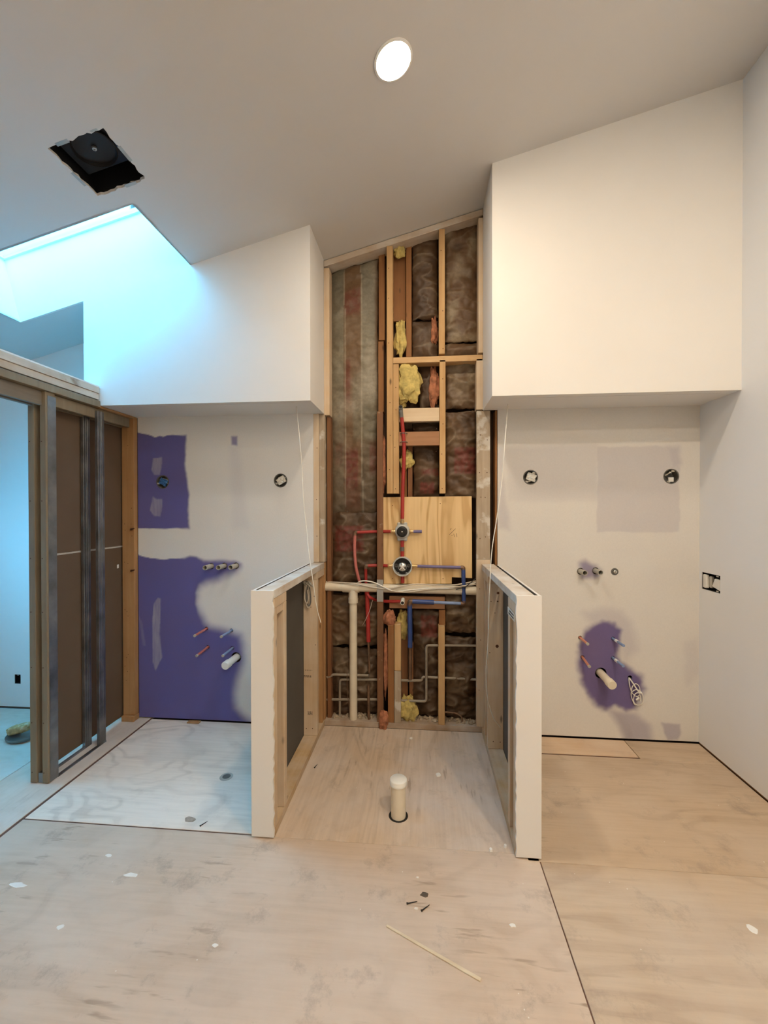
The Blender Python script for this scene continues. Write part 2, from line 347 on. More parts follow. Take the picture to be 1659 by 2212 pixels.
# ------------------------------------------------------------------ walls
def grid_wall(name, x0, x1, z0, z1, step, colf, holes, thick=.0127):
    nx = int((x1-x0)/step); nz = int((z1-z0)/step); mb = MB(); mb.c = []; idx = {}
    for j in range(nz+1):
        for i in range(nx+1):
            x = x0+(x1-x0)*i/nx; z = z0+(z1-z0)*j/nz; px, pz = x, z
            for hx, hz, hr in holes:
                d = math.hypot(x-hx, z-hz)
                if d < hr+step*.75 and d > 1e-6 and d > hr-step*.75: px, pz = hx+(x-hx)/d*hr, hz+(z-hz)/d*hr
            idx[i, j] = len(mb.v); mb.v.append(Vector((px, 0, pz))); mb.c.append(colf(px, pz))
    for j in range(nz):
        for i in range(nx):
            cx, cz_ = x0+(x1-x0)*(i+.5)/nx, z0+(z1-z0)*(j+.5)/nz
            if any(math.hypot(cx-hx, cz_-hz) < hr for hx, hz, hr in holes): continue
            mb.f.append((idx[i, j], idx[i+1, j], idx[i+1, j+1], idx[i, j+1]))
    o = mb.build(name, 'board'); sm = o.modifiers.new('thick', 'SOLIDIFY'); sm.thickness = thick; sm.offset = -1
    return struct(o)
PURPLE = (.122, .116, .36); MUD = (.76, .75, .73); MUD2 = (.71, .695, .69)
def wp(pts): return [(aY(x, y).x, aY(x, y).z) for x, y in pts]
PA = wp([(290, 933), (315, 938), (335, 945), (345, 941), (352, 944), (362, 940), (402, 941), (400, 975), (398, 1000), (404, 1040), (408, 1070), (406, 1110), (408, 1141), (345, 1142), (290, 1141)])
PB = wp([(290, 1196), (306, 1203), (330, 1206), (355, 1208), (380, 1206), (400, 1206), (410, 1203), (425, 1204), (440, 1211), (470, 1212), (505, 1214), (518, 1220), (508, 1232), (490, 1238), (470, 1249), (448, 1255), (432, 1264), (424, 1280), (423, 1305), (430, 1325), (440, 1345), (452, 1356), (475, 1362), (500, 1369), (518, 1374), (522, 1390), (524, 1420), (516, 1450), (508, 1475), (504, 1500), (508, 1530), (525, 1550), (545, 1565), (290, 1565)])
P1 = wp([(331, 990), (350, 988), (349, 1010), (345, 1026), (333, 1026), (327, 1015)])
P2 = wp([(330, 1072), (337, 1078), (350, 1078), (350, 1100), (346, 1116), (332, 1114), (324, 1102)])
P3 = wp([(341, 1291), (347, 1293), (346, 1330), (345, 1370), (350, 1420), (336, 1449), (330, 1430), (329, 1340), (332, 1305)])
P4 = wp([(500, 943), (512, 943), (512, 962), (501, 960)]); P5 = wp([(497, 965), (515, 965), (535, 1140), (505, 1140)])
P6 = wp([(300, 1330), (307, 1345), (315, 1395), (308, 1395)])
def cl(x, z):
    w = fbm(x*9, z*9)*.006+fbm(x*30, z*30, 5)*.002
    d = max(pdist((x, z), PA), pdist((x, z), PB))+w
    soft = .004+.045*sstep(-1.52, -1.40, x)*sstep(1.2, 1.0, z)+.012*sstep(-1.62, -1.55, x)
    f = sstep(-soft, soft*.6, d)
    n = .5+.5*fbm(x*4, z*4, 3); base = lerp(MUD, MUD2, n*.5)
    f = max(f, .75*sstep(-.012, .008, pdist((x, z), P4)), .10*sstep(-.04, .03, pdist((x, z), P5)))
    c = lerp(base, lerp(PURPLE, (.135, .118, .32), n), f)
    for P, a in ((P1, .42), (P2, .42), (P3, .48), (P6, .15)):
        c = lerp(c, (.55, .54, .56), a*sstep(-.004, .004, pdist((x, z), P)+fbm(x*40, z*40, 9)*.002)*(.8+.4*fbm(x*60, z*8, 2)))
    return tuple(max(0.01, v) for v in c)
_z4 = lambda pts: wp([(1160+x*.3008, 1180+y*.3008) for x, y in pts])
Q1 = _z4([(350, 610), (400, 560), (470, 540), (560, 560), (610, 600), (590, 680), (580, 760), (590, 830), (660, 890), (740, 940), (760, 1020), (730, 1090), (710, 1170), (640, 1190), (560, 1150), (500, 1170), (430, 1150), (370, 1050), (320, 960), (305, 830), (310, 720), (330, 660)])
Q2 = _z4([(310, 120), (350, 105), (420, 140), (450, 175), (430, 220), (330, 220)])
Q3 = _z4([(520, 1180), (700, 1200), (800, 1290), (820, 1390), (640, 1390), (600, 1290)]); Q4 = _z4([(900, 1270), (1020, 1280), (1025, 1350), (1010, 1390), (940, 1390)])
Q5 = wp([(1290, 965), (1467, 965), (1467, 1149), (1290, 1149)]); Q6 = wp([(1090, 970), (1290, 960), (1290, 1080), (1100, 1080)])
Q7 = _z4([(340, 480), (480, 450), (600, 480), (670, 560), (720, 740), (640, 800), (560, 600), (400, 560)])
Q8 = wp([(1440, 965), (1466, 965), (1470, 1000), (1455, 1010)]); Q9 = wp([(1080, 965), (1092, 1090), (1100, 1145), (1078, 1140)])
QA = _z4([(1060, 700), (1150, 660), (1160, 900), (1080, 1000)])
def cr(x, z):
    w = fbm(x*8, z*8)*.02+fbm(x*25, z*25, 5)*.006; p = (x, z)
    n = .5+.5*fbm(x*4, z*4, 7); base = lerp((.70, .67, .62), (.66, .62, .58), n*.6)
    f = .96*sstep(-.035, .02, pdist(p, Q1)+w)
    for Q, a, s in ((Q2, .7, .03), (Q3, .42, .04), (Q4, .40, .012), (Q5, .17, .008), (Q6, .10, .03), (Q7, .20, .05), (Q8, .25, .03), (Q9, .2, .03), (QA, .10, .03)):
        f = max(f, a*sstep(-s, s*.6, pdist(p, Q)+w*.5))
    return lerp(base, lerp((.14, .095, .24), (.115, .085, .25), n), f)
BOXL = [(-1.723, 1.677), (-.870, 1.681)]; BOXR = [(.801, 1.690), (1.668, 1.689)]
CONL = [(-1.369, 1.087), (-1.275, 1.090), (-1.189, 1.092)]; CONR = [(1.116, 1.081), (1.210, 1.085)]
PEXL = [(-1.405, .649), (-1.396, .520), (-1.224, .641), (-1.218, .518)]; PEXR = [(1.114, .652), (1.129, .526), (1.318, .651), (1.318, .526)]
DRL, DRR, CABLE, COIL = (-1.191, .454), (1.244, .425), (1.327, 1.081), (1.423, .402)
grid_wall('wall_back_left', -1.907, -.640, .009, SZ, .0066, cl,
          [(x, z, .048) for x, z in BOXL]+[(x, z, .022) for x, z in CONL]+[(x, z, .013) for x, z in PEXL]+[(*DRL, .036)])
grid_wall('wall_back_right', .591, XR, .010, SZ, .0066, cr,
          [(x, z, .048) for x, z in BOXR]+[(x, z, .022) for x, z in CONR]+[(x, z, .012) for x, z in PEXR]+[(*DRR, .036), (*COIL, .015), (*CABLE, .020)])
# right wall with the opening for the gang box
bxo = (-.186, -.024, .985, 1.090)   # y0 y1 z0 z1
mb = MB()
for y0, y1, z0, z1 in ((-4.2, bxo[0], .011, 4.3), (bxo[1], .013, .011, 4.3), (bxo[0], bxo[1], .011, bxo[2]), (bxo[0], bxo[1], bxo[3], 4.3)): mb.box(XR, XR+.013, y0, y1, z0, z1)
struct(mb.build('wall_right', 'paint_r'))
struct(bx('trim_1', 'old', None, XR+.003, XR+.09, -4.2, .0, 0, .0108), 'dark gap at the foot of the right wall')
struct(MB().box(-3.33, 1.95, -4.23, -4.2, -.06, 4.3).build('wall_rear', 'paint'))
mb = MB()
for y0, y1, z0, z1 in ((-4.2, -1.2, -.06, 4.3), (-.5, .1, -.06, 4.3), (-1.2, -.5, -.06, .95), (-1.2, -.5, 1.45, 4.3)): mb.box(-3.33, -3.3, y0, y1, z0, z1)
struct(mb.build('wall_far_left', 'paint'))
w2 = struct(empty('window_2', (-3.315, -.85, .95)), 'closet window out of view that lights the closet')
for y0, y1, z0, z1 in ((-1.2, -1.17, .95, 1.45), (-.53, -.5, .95, 1.45), (-1.17, -.53, .95, .98), (-1.17, -.53, 1.42, 1.45)): bx('window_frame', 'skyframe', w2, -3.33, -3.30, y0, y1, z0, z1)
bx('pane', 'glass', w2, -3.318, -3.312, -1.17, -.53, .98, 1.42, 0)
mb = MB(); mb.box(-3.3, -2.935, .06, .073, .012, 4.3); mb.box(-2.935, -2.885, .06, .073, .012, .183); mb.box(-2.935, -2.885, .06, .073, .253, 4.3); mb.box(-2.885, -2.0, .06, .073, .012, 4.3)
cw = struct(mb.build('wall_closet', 'paint')); struct(bx('trim_2', 'dark', None, -3.3, -2.0, .061, .09, 0, .012), 'dark gap at the foot of the closet wall')
struct(MB().box(-3.4, 2.0, .23, .26, -.06, 4.4).build('wall_outer_sheathing', 'dark'))
struct(MB().box(XR+.1, XR+.13, -4.3, .3, -.06, 4.4).build('wall_outer_right', 'dark'))
struct(MB().box(-2.02, -1.99, .075, .23, -.06, 4.4).build('wall_cavity_end', 'dark'))
# low partition continuing towards the camera behind the doorway
struct(MB().box(-2.02, XL, -4.2, -1.62, 0, 2.25).build('wall_left', 'paint'))

# soffits, with the thin reveal line on the underside
def soffit(name, x0, x1, ends):
    mb = MB(); t = .013; y = SY; g0, g1, gy = ends
    # front, underside (split round the reveal), two ends
    mb.hexa([(x0, y, SZ), (x1, y, SZ), (x1, y+t, SZ), (x0, y+t, SZ), (x0, y, ceil_z(x0)), (x1, y, ceil_z(x1)), (x1, y+t, ceil_z(x1)), (x0, y+t, ceil_z(x0))])
    mb.box(x0, x1, y+t, gy, SZ, SZ+t); mb.box(x0, g0, gy, gy+.005, SZ, SZ+t); mb.box(g1, x1, gy, gy+.005, SZ, SZ+t); mb.box(x0, x1, gy+.005, .06 if x0 < -1 and False else .013, SZ, SZ+t)
    for xa, xb in ((x0, x0+t), (x1-t, x1)):
        yb = .06 if xa < -2 else .013
        mb.hexa([(xa, y+t, SZ+t), (xb, y+t, SZ+t), (xb, yb, SZ+t), (xa, yb, SZ+t), (xa, y+t, ceil_z(xa)), (xb, y+t, ceil_z(xb)), (xb, yb, ceil_z(xb)), (xa, yb, ceil_z(xa))])
    o = struct(mb.build(name, 'paint')); bx('light_channel', 'joint', o, g0, g1, gy, gy+.005, SZ+.006, SZ+.012, 0); return o
soffit('wall_soffit_left', -2.018, SL, (-1.80, -.68, -.30)); soffit('wall_soffit_right', SR, XR, (.60, 1.78, -.285))

# ------------------------------------------------------------------ open framing of the shower wall
sw = struct(empty('wall_shower', (-.035, .06, 0))); sw['label'] = 'open stud framing of the stripped shower wall'
FY = .013
def px_box(name, mat, x0, y0, x1, y1, Y, depth, bev=.002, parent=None):
    a, b = aY(x0, y0, Y), aY(x1, y1, Y); return bx(name, mat, parent or sw, a.x, b.x, Y, Y+depth, a.z, b.z, bev)
def stud(mat, x0, x1, ytop, ybot, Y=FY, depth=.089, name='stud'):
    xm = (aY(x0, (ytop+ybot)/2, Y).x, aY(x1, (ytop+ybot)/2, Y).x); zt = aY((x0+x1)/2, ytop, Y).z; zb = max(.0385, aY((x0+x1)/2, ybot, Y).z)
    return bx(name, mat, sw, xm[0], xm[1], Y, Y+depth, zb, zt, .002)
# sloped top plate
def sloped(name, mat, x0, x1, dz0, dz1, y0, y1):
    a, b = ceil_z(x0), ceil_z(x1)
    return MB().hexa([(x0, y0, a+dz0), (x1, y0, b+dz0), (x1, y1, b+dz0), (x0, y1, a+dz0), (x0, y0, a+dz1), (x1, y0, b+dz1), (x1, y1, b+dz1), (x0, y1, a+dz1)]).build(name, mat, sw, .002)
sloped('top_plate', 'dustyx', SL, SR, -.045, -.004, FY, .12)
bx('sill_plate', 'sill', sw, -.64, .545, FY, .13, 0, .038)
# jamb studs at both edges
bx('stud', 'pale', sw, SL, -.530, FY, .10, 2.125, 3.125); bx('stud', 'old', sw, SL+.012, -.528, FY+.03, .12, .0385, 2.12)
bx('stud', 'pale', sw, -.640, -.602, FY-.012, .09, 1.122, SZ-.002); bx('stud', 'grey', sw, -.601, -.564, FY-.004, .09, 1.122, SZ-.002)
bx('stud', 'endstud', sw, -.640, -.566, FY+.0, .09, .0385, 1.118)
bx('stud', 'pale', sw, .468, SR, FY, .10, 2.515, 3.40); bx('stud', 'pale', sw, .455, SR, FY, .10, 2.14, 2.474)
bx('stud', 'grey', sw, .457, .545, FY, .05, 1.15, 2.132); bx('stud', 'pale', sw, .457, .545, FY-.001, .05, .0385, 1.149)
bx('stud', 'old2', sw, .578, .590, FY, .10, .0385, 2.132); bx('cavity_board', 'dark', sw, .545, .60, .105, .13, .0385, 2.13); bx('cavity_board', 'dark', sw, -.66, -.56, .105, .13, .0385, 2.13)
# new front studs, header and blocks
def zs(y, x=.1, Y=FY): return aY(900, y, Y).z
xa0, xa1 = -.139, -.098
bx('stud', 'new', sw, xa0, xa1, FY, .10, zs(1066), 3.25)
bx('stud', 'new', sw, xa1+.002, xa1+.040, FY, .10, zs(1066), zs(785))
xb0, xb1 = .210, .249
bx('stud', 'new', sw, xb0, xb1, FY, .10, zs(766), 3.342); bx('stud', 'new', sw, xb0+.004, xb1+.004, FY, .10, zs(1066), zs(779)-.001)
hz = zs(772); bx('header', 'newx', sw, xa1+.002, SR-.002, FY, .10, hz-.035, hz+.004)
bx('block', 'palex', sw, xa1+.041, xb0+.003, FY+.006, FY+.045, zs(910), zs(881)); bx('block', 'oldx', sw, xa1+.041, xb0+.003, FY+.006, FY+.045, zs(962), zs(932))
# old studs: one in front of the batts down to the sill, others behind
sc_ = aY(817, 1100, FY).x, aY(830, 1300, FY).x
bx('stud', 'glue', sw, -.206, -.166, FY, .095, .0385, zs(887))
stud('old2', 818, 831, 548, 735, .09, .09); stud('old2', 817, 829, 737, 890, .09, .09)
stud('old2', 846, 876, 548, 694, .13, .02, 'backing_plank'); stud('old2', 877, 889, 525, 771, .10, .09); stud('old', 881, 891, 962, 1074, .10, .09)
stud('old2', 864, 879, 962, 1074, .125, .02, 'backing_plank')
stud('old2', 838, 851, 1351, 1568, FY, .09); stud('new', 852, 866, 1349, 1449, FY, .085); stud('grey', 852, 866, 1450, 1568, FY, .085)
stud('new', 947, 961, 1354, 1568, FY, .085); stud('old', 866, 881, 1319, 1568, .11, .08); stud('old', 884, 893, 1390, 1568, .10, .08); stud('old2', 948, 962, 1318, 1352, .06, .06)
for xs_, zs_ in (((-.118,), (1.75, 1.98, 2.2, 2.6, 2.9, 3.1)), ((-.079,), (1.62, 1.9, 2.15, 2.3)), ((.229,), (2.55, 2.8, 3.2)), ((.234,), (1.62, 1.85, 2.05, 2.35)), ((.48, .52), (.3, .62, .95, 1.3, 1.55, 1.72, 1.95)), ((-.62,), (1.3, 1.55, 1.9)), ((.05, .19), (1.87, 2.02))):
    for x_ in xs_:
        for z_ in zs_:
            MB().lathe((x_+R.uniform(-.008, .008), (FY+.0055 if len(xs_) == 2 and x_ < .3 else FY-.0125 if x_ < -.6 else FY-.0006), z_+R.uniform(-.03, .03)*(x_ > .3)), (0, -1, 0), [(0, .0032), (.0008, .0026)], 7).build('nail_head', 'rust', sw)
# plumbing backer with its notched corner
PY = .052
o_ = [(827, 1074), (1019, 1072), (1020, 1249), (976, 1247), (976, 1261), (829, 1261)]
backer = MB().prism([aY(x, y, PY) for x, y in o_][::-1], (0, .018, 0)).build('plywood_backer', 'ply', sw, .001)
px_box('block', 'oldx', 841, 1288, 961, 1316, .055, .038)
np_ = MB(); a, b = aY(814, 1252, FY), aY(827, 1300, FY); np_.box(-.207, -.164, FY-.003, FY-.0005, b.z, a.z); np_.build('nail_plate', 'zinc', sw)
for x, y in ((848, 1092), (951, 1088), (848, 1250), (957, 1250)):
    p = aY(x, y, PY); MB().lathe(p+Vector((0, .001, 0)), (0, -1, 0), [(0, .004), (.0016, .003)], 8).build('screw_head', 'rust', sw)
# pencil scrawl on the backer
sm = MB()
for (x0, y0), (x1, y1) in (((971, 1155), (984, 1142)), ((975, 1157), (978, 1156)), ((980, 1153), (982, 1160)), ((986, 1152), (987, 1160)), ((972, 1145), (975, 1141))):
    a, b = aY(x0, y0, PY-.0006), aY(x1, y1, PY-.0006); d = (b-a).normalized(); q = d.cross(Vector((0, 1, 0)))*.0012; sm.prism([a-q, b-q, b+q, a+q], (0, .0005, 0))
sc = sm.build('pencil_mark', 'ink', backer); sc['kind'] = 'stuff'
# loose rubble lying along the sill plate
rb = MB()
for i in range(150):
    x = R.uniform(-.52, .45); y = R.uniform(.045, .12); s = R.uniform(.006, .018); p = Vector((x, y, .038))
    rb.rings([[p+Vector((math.cos(k*1.257)*s*r*R.uniform(.7, 1.2), math.sin(k*1.257)*s*r*R.uniform(.7, 1.2), h*s)) for k in range(5)] for h, r in ((0, .9), (.5, 1), (1, .4))])
rb.smooth = False; rbo = rb.build('plaster_rubble', 'rubble'); rbo['kind'] = 'stuff'; tag(rbo, 'crumbled plaster rubble strewn along the shower sill plate', 'rubble')

# ------------------------------------------------------------------ insulation
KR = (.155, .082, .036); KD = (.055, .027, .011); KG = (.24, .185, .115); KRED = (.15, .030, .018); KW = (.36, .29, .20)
def batt(label, x0, x1, ytop, ybot, Y, amp, colf, seed, step=.0085, ztop=None):
    xa, xb = aY(x0, (ytop+ybot)/2, Y).x, aY(x1, (ytop+ybot)/2, Y).x; zt = aY((x0+x1)/2, ytop, Y).z if ztop is None else ztop; zb = max(.045, aY((x0+x1)/2, ybot, Y).z)
    nx = max(6, int((xb-xa)/step)); nz = max(6, int((zt-zb)/step)); mb = MB(); mb.c = []
    for j in range(nz+1):
        for i in range(nx+1):
            u, v = i/nx, j/nz; x = xa+(xb-xa)*u; z = zb+((ceil_z(x)-.05 if ztop else zt)-zb)*v
            e = min(u, 1-u)*(xb-xa); ev = min(v, 1-v)*(zt-zb)
            r1 = 1-abs(noise.noise(Vector((x*7+seed, z*11, seed))))*2; r2 = 1-abs(noise.noise(Vector((x*19+seed, z*24, seed*2))))*2
            vd = noise.voronoi(Vector((x*9+.35*fbm(x*8, z*8, seed), z*13, seed)))[0]; h = amp*(.6*r1+.3*r2+.7*fbm(x*5, z*5, seed)+1.3*(vd[1]-vd[0]))
            pillow = .03*(1-math.exp(-e/.03))*(1-math.exp(-ev/.03))
            jag = fbm(x*22, seed, 1)*.010 if j in (0, nz) else 0
            zz = z+jag
            mb.v.append(Vector((x+fbm(z*14, seed)*.006*(1 if i in (0, nx) else 0), Y+.03-pillow-h, zz)))
            mb.c.append(tuple(max(.004, c) for c in colf(u, v, x, z, r1, r2, seed)))
    for j in range(nz):
        for i in range(nx):
            b = j*(nx+1)+i; mb.f.append((b, b+1, b+nx+2, b+nx+1))
    mb.smooth = True; o = mb.build('insulation_batt', 'kraft'); s = o.modifiers.new('thick', 'SOLIDIFY'); s.thickness = .02; s.offset = -1
    return tag(o, label, 'insulation', 'kraft faced insulation batts in the stud bays')
def kraft(red=None, grey=.15, dark=.2):
    def f(u, v, x, z, r1, r2, s):
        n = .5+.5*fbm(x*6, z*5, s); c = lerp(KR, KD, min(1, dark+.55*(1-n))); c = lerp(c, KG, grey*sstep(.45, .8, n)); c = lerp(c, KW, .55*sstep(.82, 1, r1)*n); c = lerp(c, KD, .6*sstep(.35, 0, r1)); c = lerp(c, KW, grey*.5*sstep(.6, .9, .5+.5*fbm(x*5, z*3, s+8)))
        if red:
            for a, b, d, e in red:
                k = sstep(a-.03, a+.03, u)*sstep(b+.03, b-.03, u)*sstep(d-.01, d+.01, v)*sstep(e+.01, e-.01, v)
                c = lerp(c, KRED, k*(.45+.5*(noise.noise(Vector((x*55, z*38, s))) > -.1)))
        return c
    return f
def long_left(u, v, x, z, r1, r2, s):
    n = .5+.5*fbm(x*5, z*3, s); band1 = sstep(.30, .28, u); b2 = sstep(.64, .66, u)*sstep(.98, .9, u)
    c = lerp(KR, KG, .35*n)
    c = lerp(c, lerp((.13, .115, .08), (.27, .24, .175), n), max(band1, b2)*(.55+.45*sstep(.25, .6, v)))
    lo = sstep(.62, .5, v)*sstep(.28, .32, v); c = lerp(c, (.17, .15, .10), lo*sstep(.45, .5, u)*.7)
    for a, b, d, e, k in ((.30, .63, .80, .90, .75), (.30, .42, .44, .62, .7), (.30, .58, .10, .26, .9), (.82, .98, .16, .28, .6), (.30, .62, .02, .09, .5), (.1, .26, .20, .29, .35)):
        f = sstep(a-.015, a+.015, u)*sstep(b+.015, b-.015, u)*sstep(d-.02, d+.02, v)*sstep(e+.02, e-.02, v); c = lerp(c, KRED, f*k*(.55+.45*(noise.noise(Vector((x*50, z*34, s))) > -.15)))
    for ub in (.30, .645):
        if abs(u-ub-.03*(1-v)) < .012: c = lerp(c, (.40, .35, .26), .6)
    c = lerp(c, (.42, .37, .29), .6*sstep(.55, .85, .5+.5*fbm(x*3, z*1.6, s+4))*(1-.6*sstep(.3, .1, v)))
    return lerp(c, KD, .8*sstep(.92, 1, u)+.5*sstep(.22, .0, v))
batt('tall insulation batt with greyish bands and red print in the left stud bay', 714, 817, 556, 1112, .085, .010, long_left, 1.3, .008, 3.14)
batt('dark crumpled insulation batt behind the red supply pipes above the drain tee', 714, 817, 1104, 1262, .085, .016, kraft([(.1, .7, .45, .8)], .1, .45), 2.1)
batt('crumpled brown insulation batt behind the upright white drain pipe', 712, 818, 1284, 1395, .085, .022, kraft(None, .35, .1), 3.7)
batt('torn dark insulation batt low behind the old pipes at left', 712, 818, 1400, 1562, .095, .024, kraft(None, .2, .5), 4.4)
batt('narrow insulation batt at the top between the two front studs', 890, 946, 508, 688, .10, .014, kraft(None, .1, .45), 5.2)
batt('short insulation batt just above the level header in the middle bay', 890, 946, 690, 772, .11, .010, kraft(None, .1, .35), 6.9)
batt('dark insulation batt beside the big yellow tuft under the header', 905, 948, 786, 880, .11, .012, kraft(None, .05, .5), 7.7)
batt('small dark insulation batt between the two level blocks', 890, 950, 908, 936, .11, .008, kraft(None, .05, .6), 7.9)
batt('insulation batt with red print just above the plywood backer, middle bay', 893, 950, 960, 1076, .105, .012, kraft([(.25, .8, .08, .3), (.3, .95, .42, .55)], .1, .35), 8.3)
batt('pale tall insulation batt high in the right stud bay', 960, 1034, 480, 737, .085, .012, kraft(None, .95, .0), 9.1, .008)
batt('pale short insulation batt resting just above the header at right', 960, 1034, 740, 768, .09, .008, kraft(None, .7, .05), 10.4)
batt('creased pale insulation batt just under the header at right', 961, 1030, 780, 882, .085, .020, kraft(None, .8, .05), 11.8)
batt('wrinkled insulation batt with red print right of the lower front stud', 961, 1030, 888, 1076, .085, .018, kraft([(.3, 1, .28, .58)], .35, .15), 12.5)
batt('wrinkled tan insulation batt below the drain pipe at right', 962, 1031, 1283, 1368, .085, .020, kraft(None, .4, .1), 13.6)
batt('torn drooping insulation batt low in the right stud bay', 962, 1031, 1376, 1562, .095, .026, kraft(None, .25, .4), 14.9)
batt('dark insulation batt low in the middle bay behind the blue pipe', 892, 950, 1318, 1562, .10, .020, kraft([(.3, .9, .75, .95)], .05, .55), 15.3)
def tuft(label, cat_mat, x, y, w, h, Y, depth, seed, name='insulation_tuft'):
    c = aY(x, y, Y); sx = (aY(x+w/2, y, Y).x-aY(x-w/2, y, Y).x)/2; sz = (aY(x, y-h/2, Y).z-aY(x, y+h/2, Y).z)/2; mb = MB(); NU, NV = 26, 18; rs = []
    for j in range(NV+1):
        th = math.pi*(j+.02)/(NV+.04); rg = []
        for i in range(NU):
            ph = 2*math.pi*i/NU; d = Vector((math.sin(th)*math.cos(ph), math.sin(th)*math.sin(ph), math.cos(th)))
            k = 1+.42*noise.noise(d*1.8+Vector((seed, 0, 0)))+.26*noise.noise(d*4.5+Vector((0, seed, 0)))+.10*noise.noise(d*11+Vector((0, 0, seed)))
            rg.append(c+Vector((d.x*sx*k, d.y*depth*k, d.z*sz*k)))
        rs.append(rg)
    return tag(mb.rings(rs).build(name, cat_mat), label, 'insulation', 'loose fibreglass tufts in the shower wall')
tuft('small yellow fibreglass tuft tucked under the sloped top plate', 'yellow', 862, 541, 24, 34, .09, .03, 1.1)
tuft('long yellow fibreglass tuft hanging beside the left front stud above the header', 'yellow', 865, 732, 24, 78, .08, .03, 2.3)
tuft('largest yellow fibreglass tuft bulging out just below the header', 'yellow', 882, 826, 50, 84, .05, .045, 3.4)
tuft('yellow fibreglass scrap behind the black pipe end', 'yellow', 868, 873, 18, 24, .085, .02, 4.8)
tuft('yellow fibreglass tuft beside the red riser above the plywood backer', 'yellow', 879, 993, 26, 38, .09, .025, 5.6)
tuft('yellow fibreglass tuft left of the blue pipe below the brown block', 'yellow', 868, 1350, 24, 58, .10, .03, 6.1)
tuft('yellow fibreglass clump resting on the sill plate', 'yellow', 881, 1533, 38, 56, .07, .045, 7.7)
tuft('pink fibreglass tuft behind the right front stud under the header', 'pink', 938, 836, 22, 80, .10, .02, 8.2)
tuft('pink fibreglass tuft behind the right front stud above the header', 'pink', 938, 716, 14, 60, .11, .02, 9.4)
tuft('long pink fibreglass strip squeezed between old and new studs', 'pink', 829, 1005, 9, 118, .05, .02, 10.5)
tuft('pink fibreglass puff on top of the cut brown stud', 'pink', 841, 1336, 26, 34, .05, .03, 11.6)
tuft('ragged pink fibreglass strip between the lower studs', 'pink', 833, 1430, 11, 130, .04, .02, 12.7)
tuft('pink fibreglass scrap spilling over the sill plate', 'pink', 829, 1556, 20, 44, .012, .025, 13.9)

# ------------------------------------------------------------------ plumbing in the shower wall
def pipe(name, label, cat, mat, path, r, parent=None, seg=14): return (lambda o: tag(o, label, cat) if parent is None else o)(MB().tube(path, r, seg).build(name, mat, parent))
DY = .045                       # waste line centre, just behind the stud faces
p0, p1 = aY(704, 1267, DY), aY(1031, 1276, DY)
dp = thing('drain_pipe', p0, 'cream plastic waste pipe running level across the shower studs with a tee', 'pipe')
MB().tube([p0, p1], .029, 20).build('run', 'pvc', dp)
tx = aY(758, 1269, DY); tl = tx+(p1-p0).normalized()*-.055; tr_ = tx+(p1-p0).normalized()*.060
te = MB().tube([tl, tl+(p1-p0)*.02, tr_-(p1-p0)*.02, tr_], .034, 20); te.build('tee', 'pvc', dp)
vx = aY(762, 1290, DY).x+.003; vb = Vector((vx, DY, .005)); vt = Vector((vx, DY, tx.z))
MB().tube([vt, Vector((vx, DY, tx.z-.085)), ], .031, 20).build('tee_outlet', 'pvc', dp)
MB().tube([Vector((vx, DY, tx.z-.07)), Vector((vx, DY, tx.z-.105))], .034, 20).build('coupling', 'pvc', dp)
MB().tube([Vector((vx, DY, tx.z-.09)), vb], .027, 20).build('riser', 'pvc', dp)
# valves
def ring_body(c, prof, mat, name, parent, seg=32): return MB().lathe(c, (0, -1, 0), prof, seg).build(name, mat, parent)
v1 = aY(869, 1148, PY-.02); sv = thing('diverter_valve', Vector((v1.x, PY, v1.z)), 'upper shower valve with grey body and small black cap', 'valve')
ring_body(Vector((v1.x, PY-.001, v1.z)), [(0, .050), (.012, .052), (.03, .046), (.034, .036)], 'greyplast', 'body', sv)
bx('bracket', 'greyplast', sv, v1.x-.034, v1.x+.034, PY-.02, PY-.001, v1.z-.065, v1.z+.062, .006)
ring_body(Vector((v1.x, PY-.03, v1.z)), [(0, .036), (.03, .036), (.034, .032), (.034, .022), (.030, .021), (.030, .001)], 'black', 'cap', sv)
ring_body(Vector((v1.x, PY-.06, v1.z)), [(0, .006), (.006, .005), (.007, .001)], 'chrome', 'stem', sv, 12)
for s in (-1, 1):
    MB().lathe(Vector((v1.x+s*.048, PY-.02, v1.z)), (s, 0, 0), [(0, .013), (.008, .014), (.009, .010), (.022, .010), (.023, .013), (.03, .012)], 12).build('inlet', 'brass', sv)
MB().lathe(Vector((v1.x, PY-.02, v1.z+.055)), (0, 0, 1), [(0, .014), (.015, .014), (.016, .010), (.03, .010)], 12).build('outlet', 'brass', sv)
v2 = aY(869.5, 1223, PY-.03); mv = thing('mixing_valve', Vector((v2.x, PY, v2.z)), 'lower shower valve, round black recess with chrome cross centre', 'valve')
ring_body(Vector((v2.x, PY-.001, v2.z)), [(0, .064), (.052, .066), (.055, .065), (.055, .058), (.015, .056), (.015, .001)], 'greyplast', 'ring', mv, 40)
ring_body(Vector((v2.x, PY-.018, v2.z)), [(0, .055), (.002, .055), (.003, .001)], 'black', 'plate', mv)
ring_body(Vector((v2.x, PY-.02, v2.z-.002)), [(0, .032), (.030, .030), (.038, .024), (.040, .001)], 'chrome', 'cartridge', mv)
for a in (.8, 2.34):
    d = Vector((math.cos(a), 0, math.sin(a)))*.026; c = Vector((v2.x, PY-.061, v2.z-.002)); MB().tube([c-d, c+d], .0028, 6).build('cross_bar', 'trim', mv)
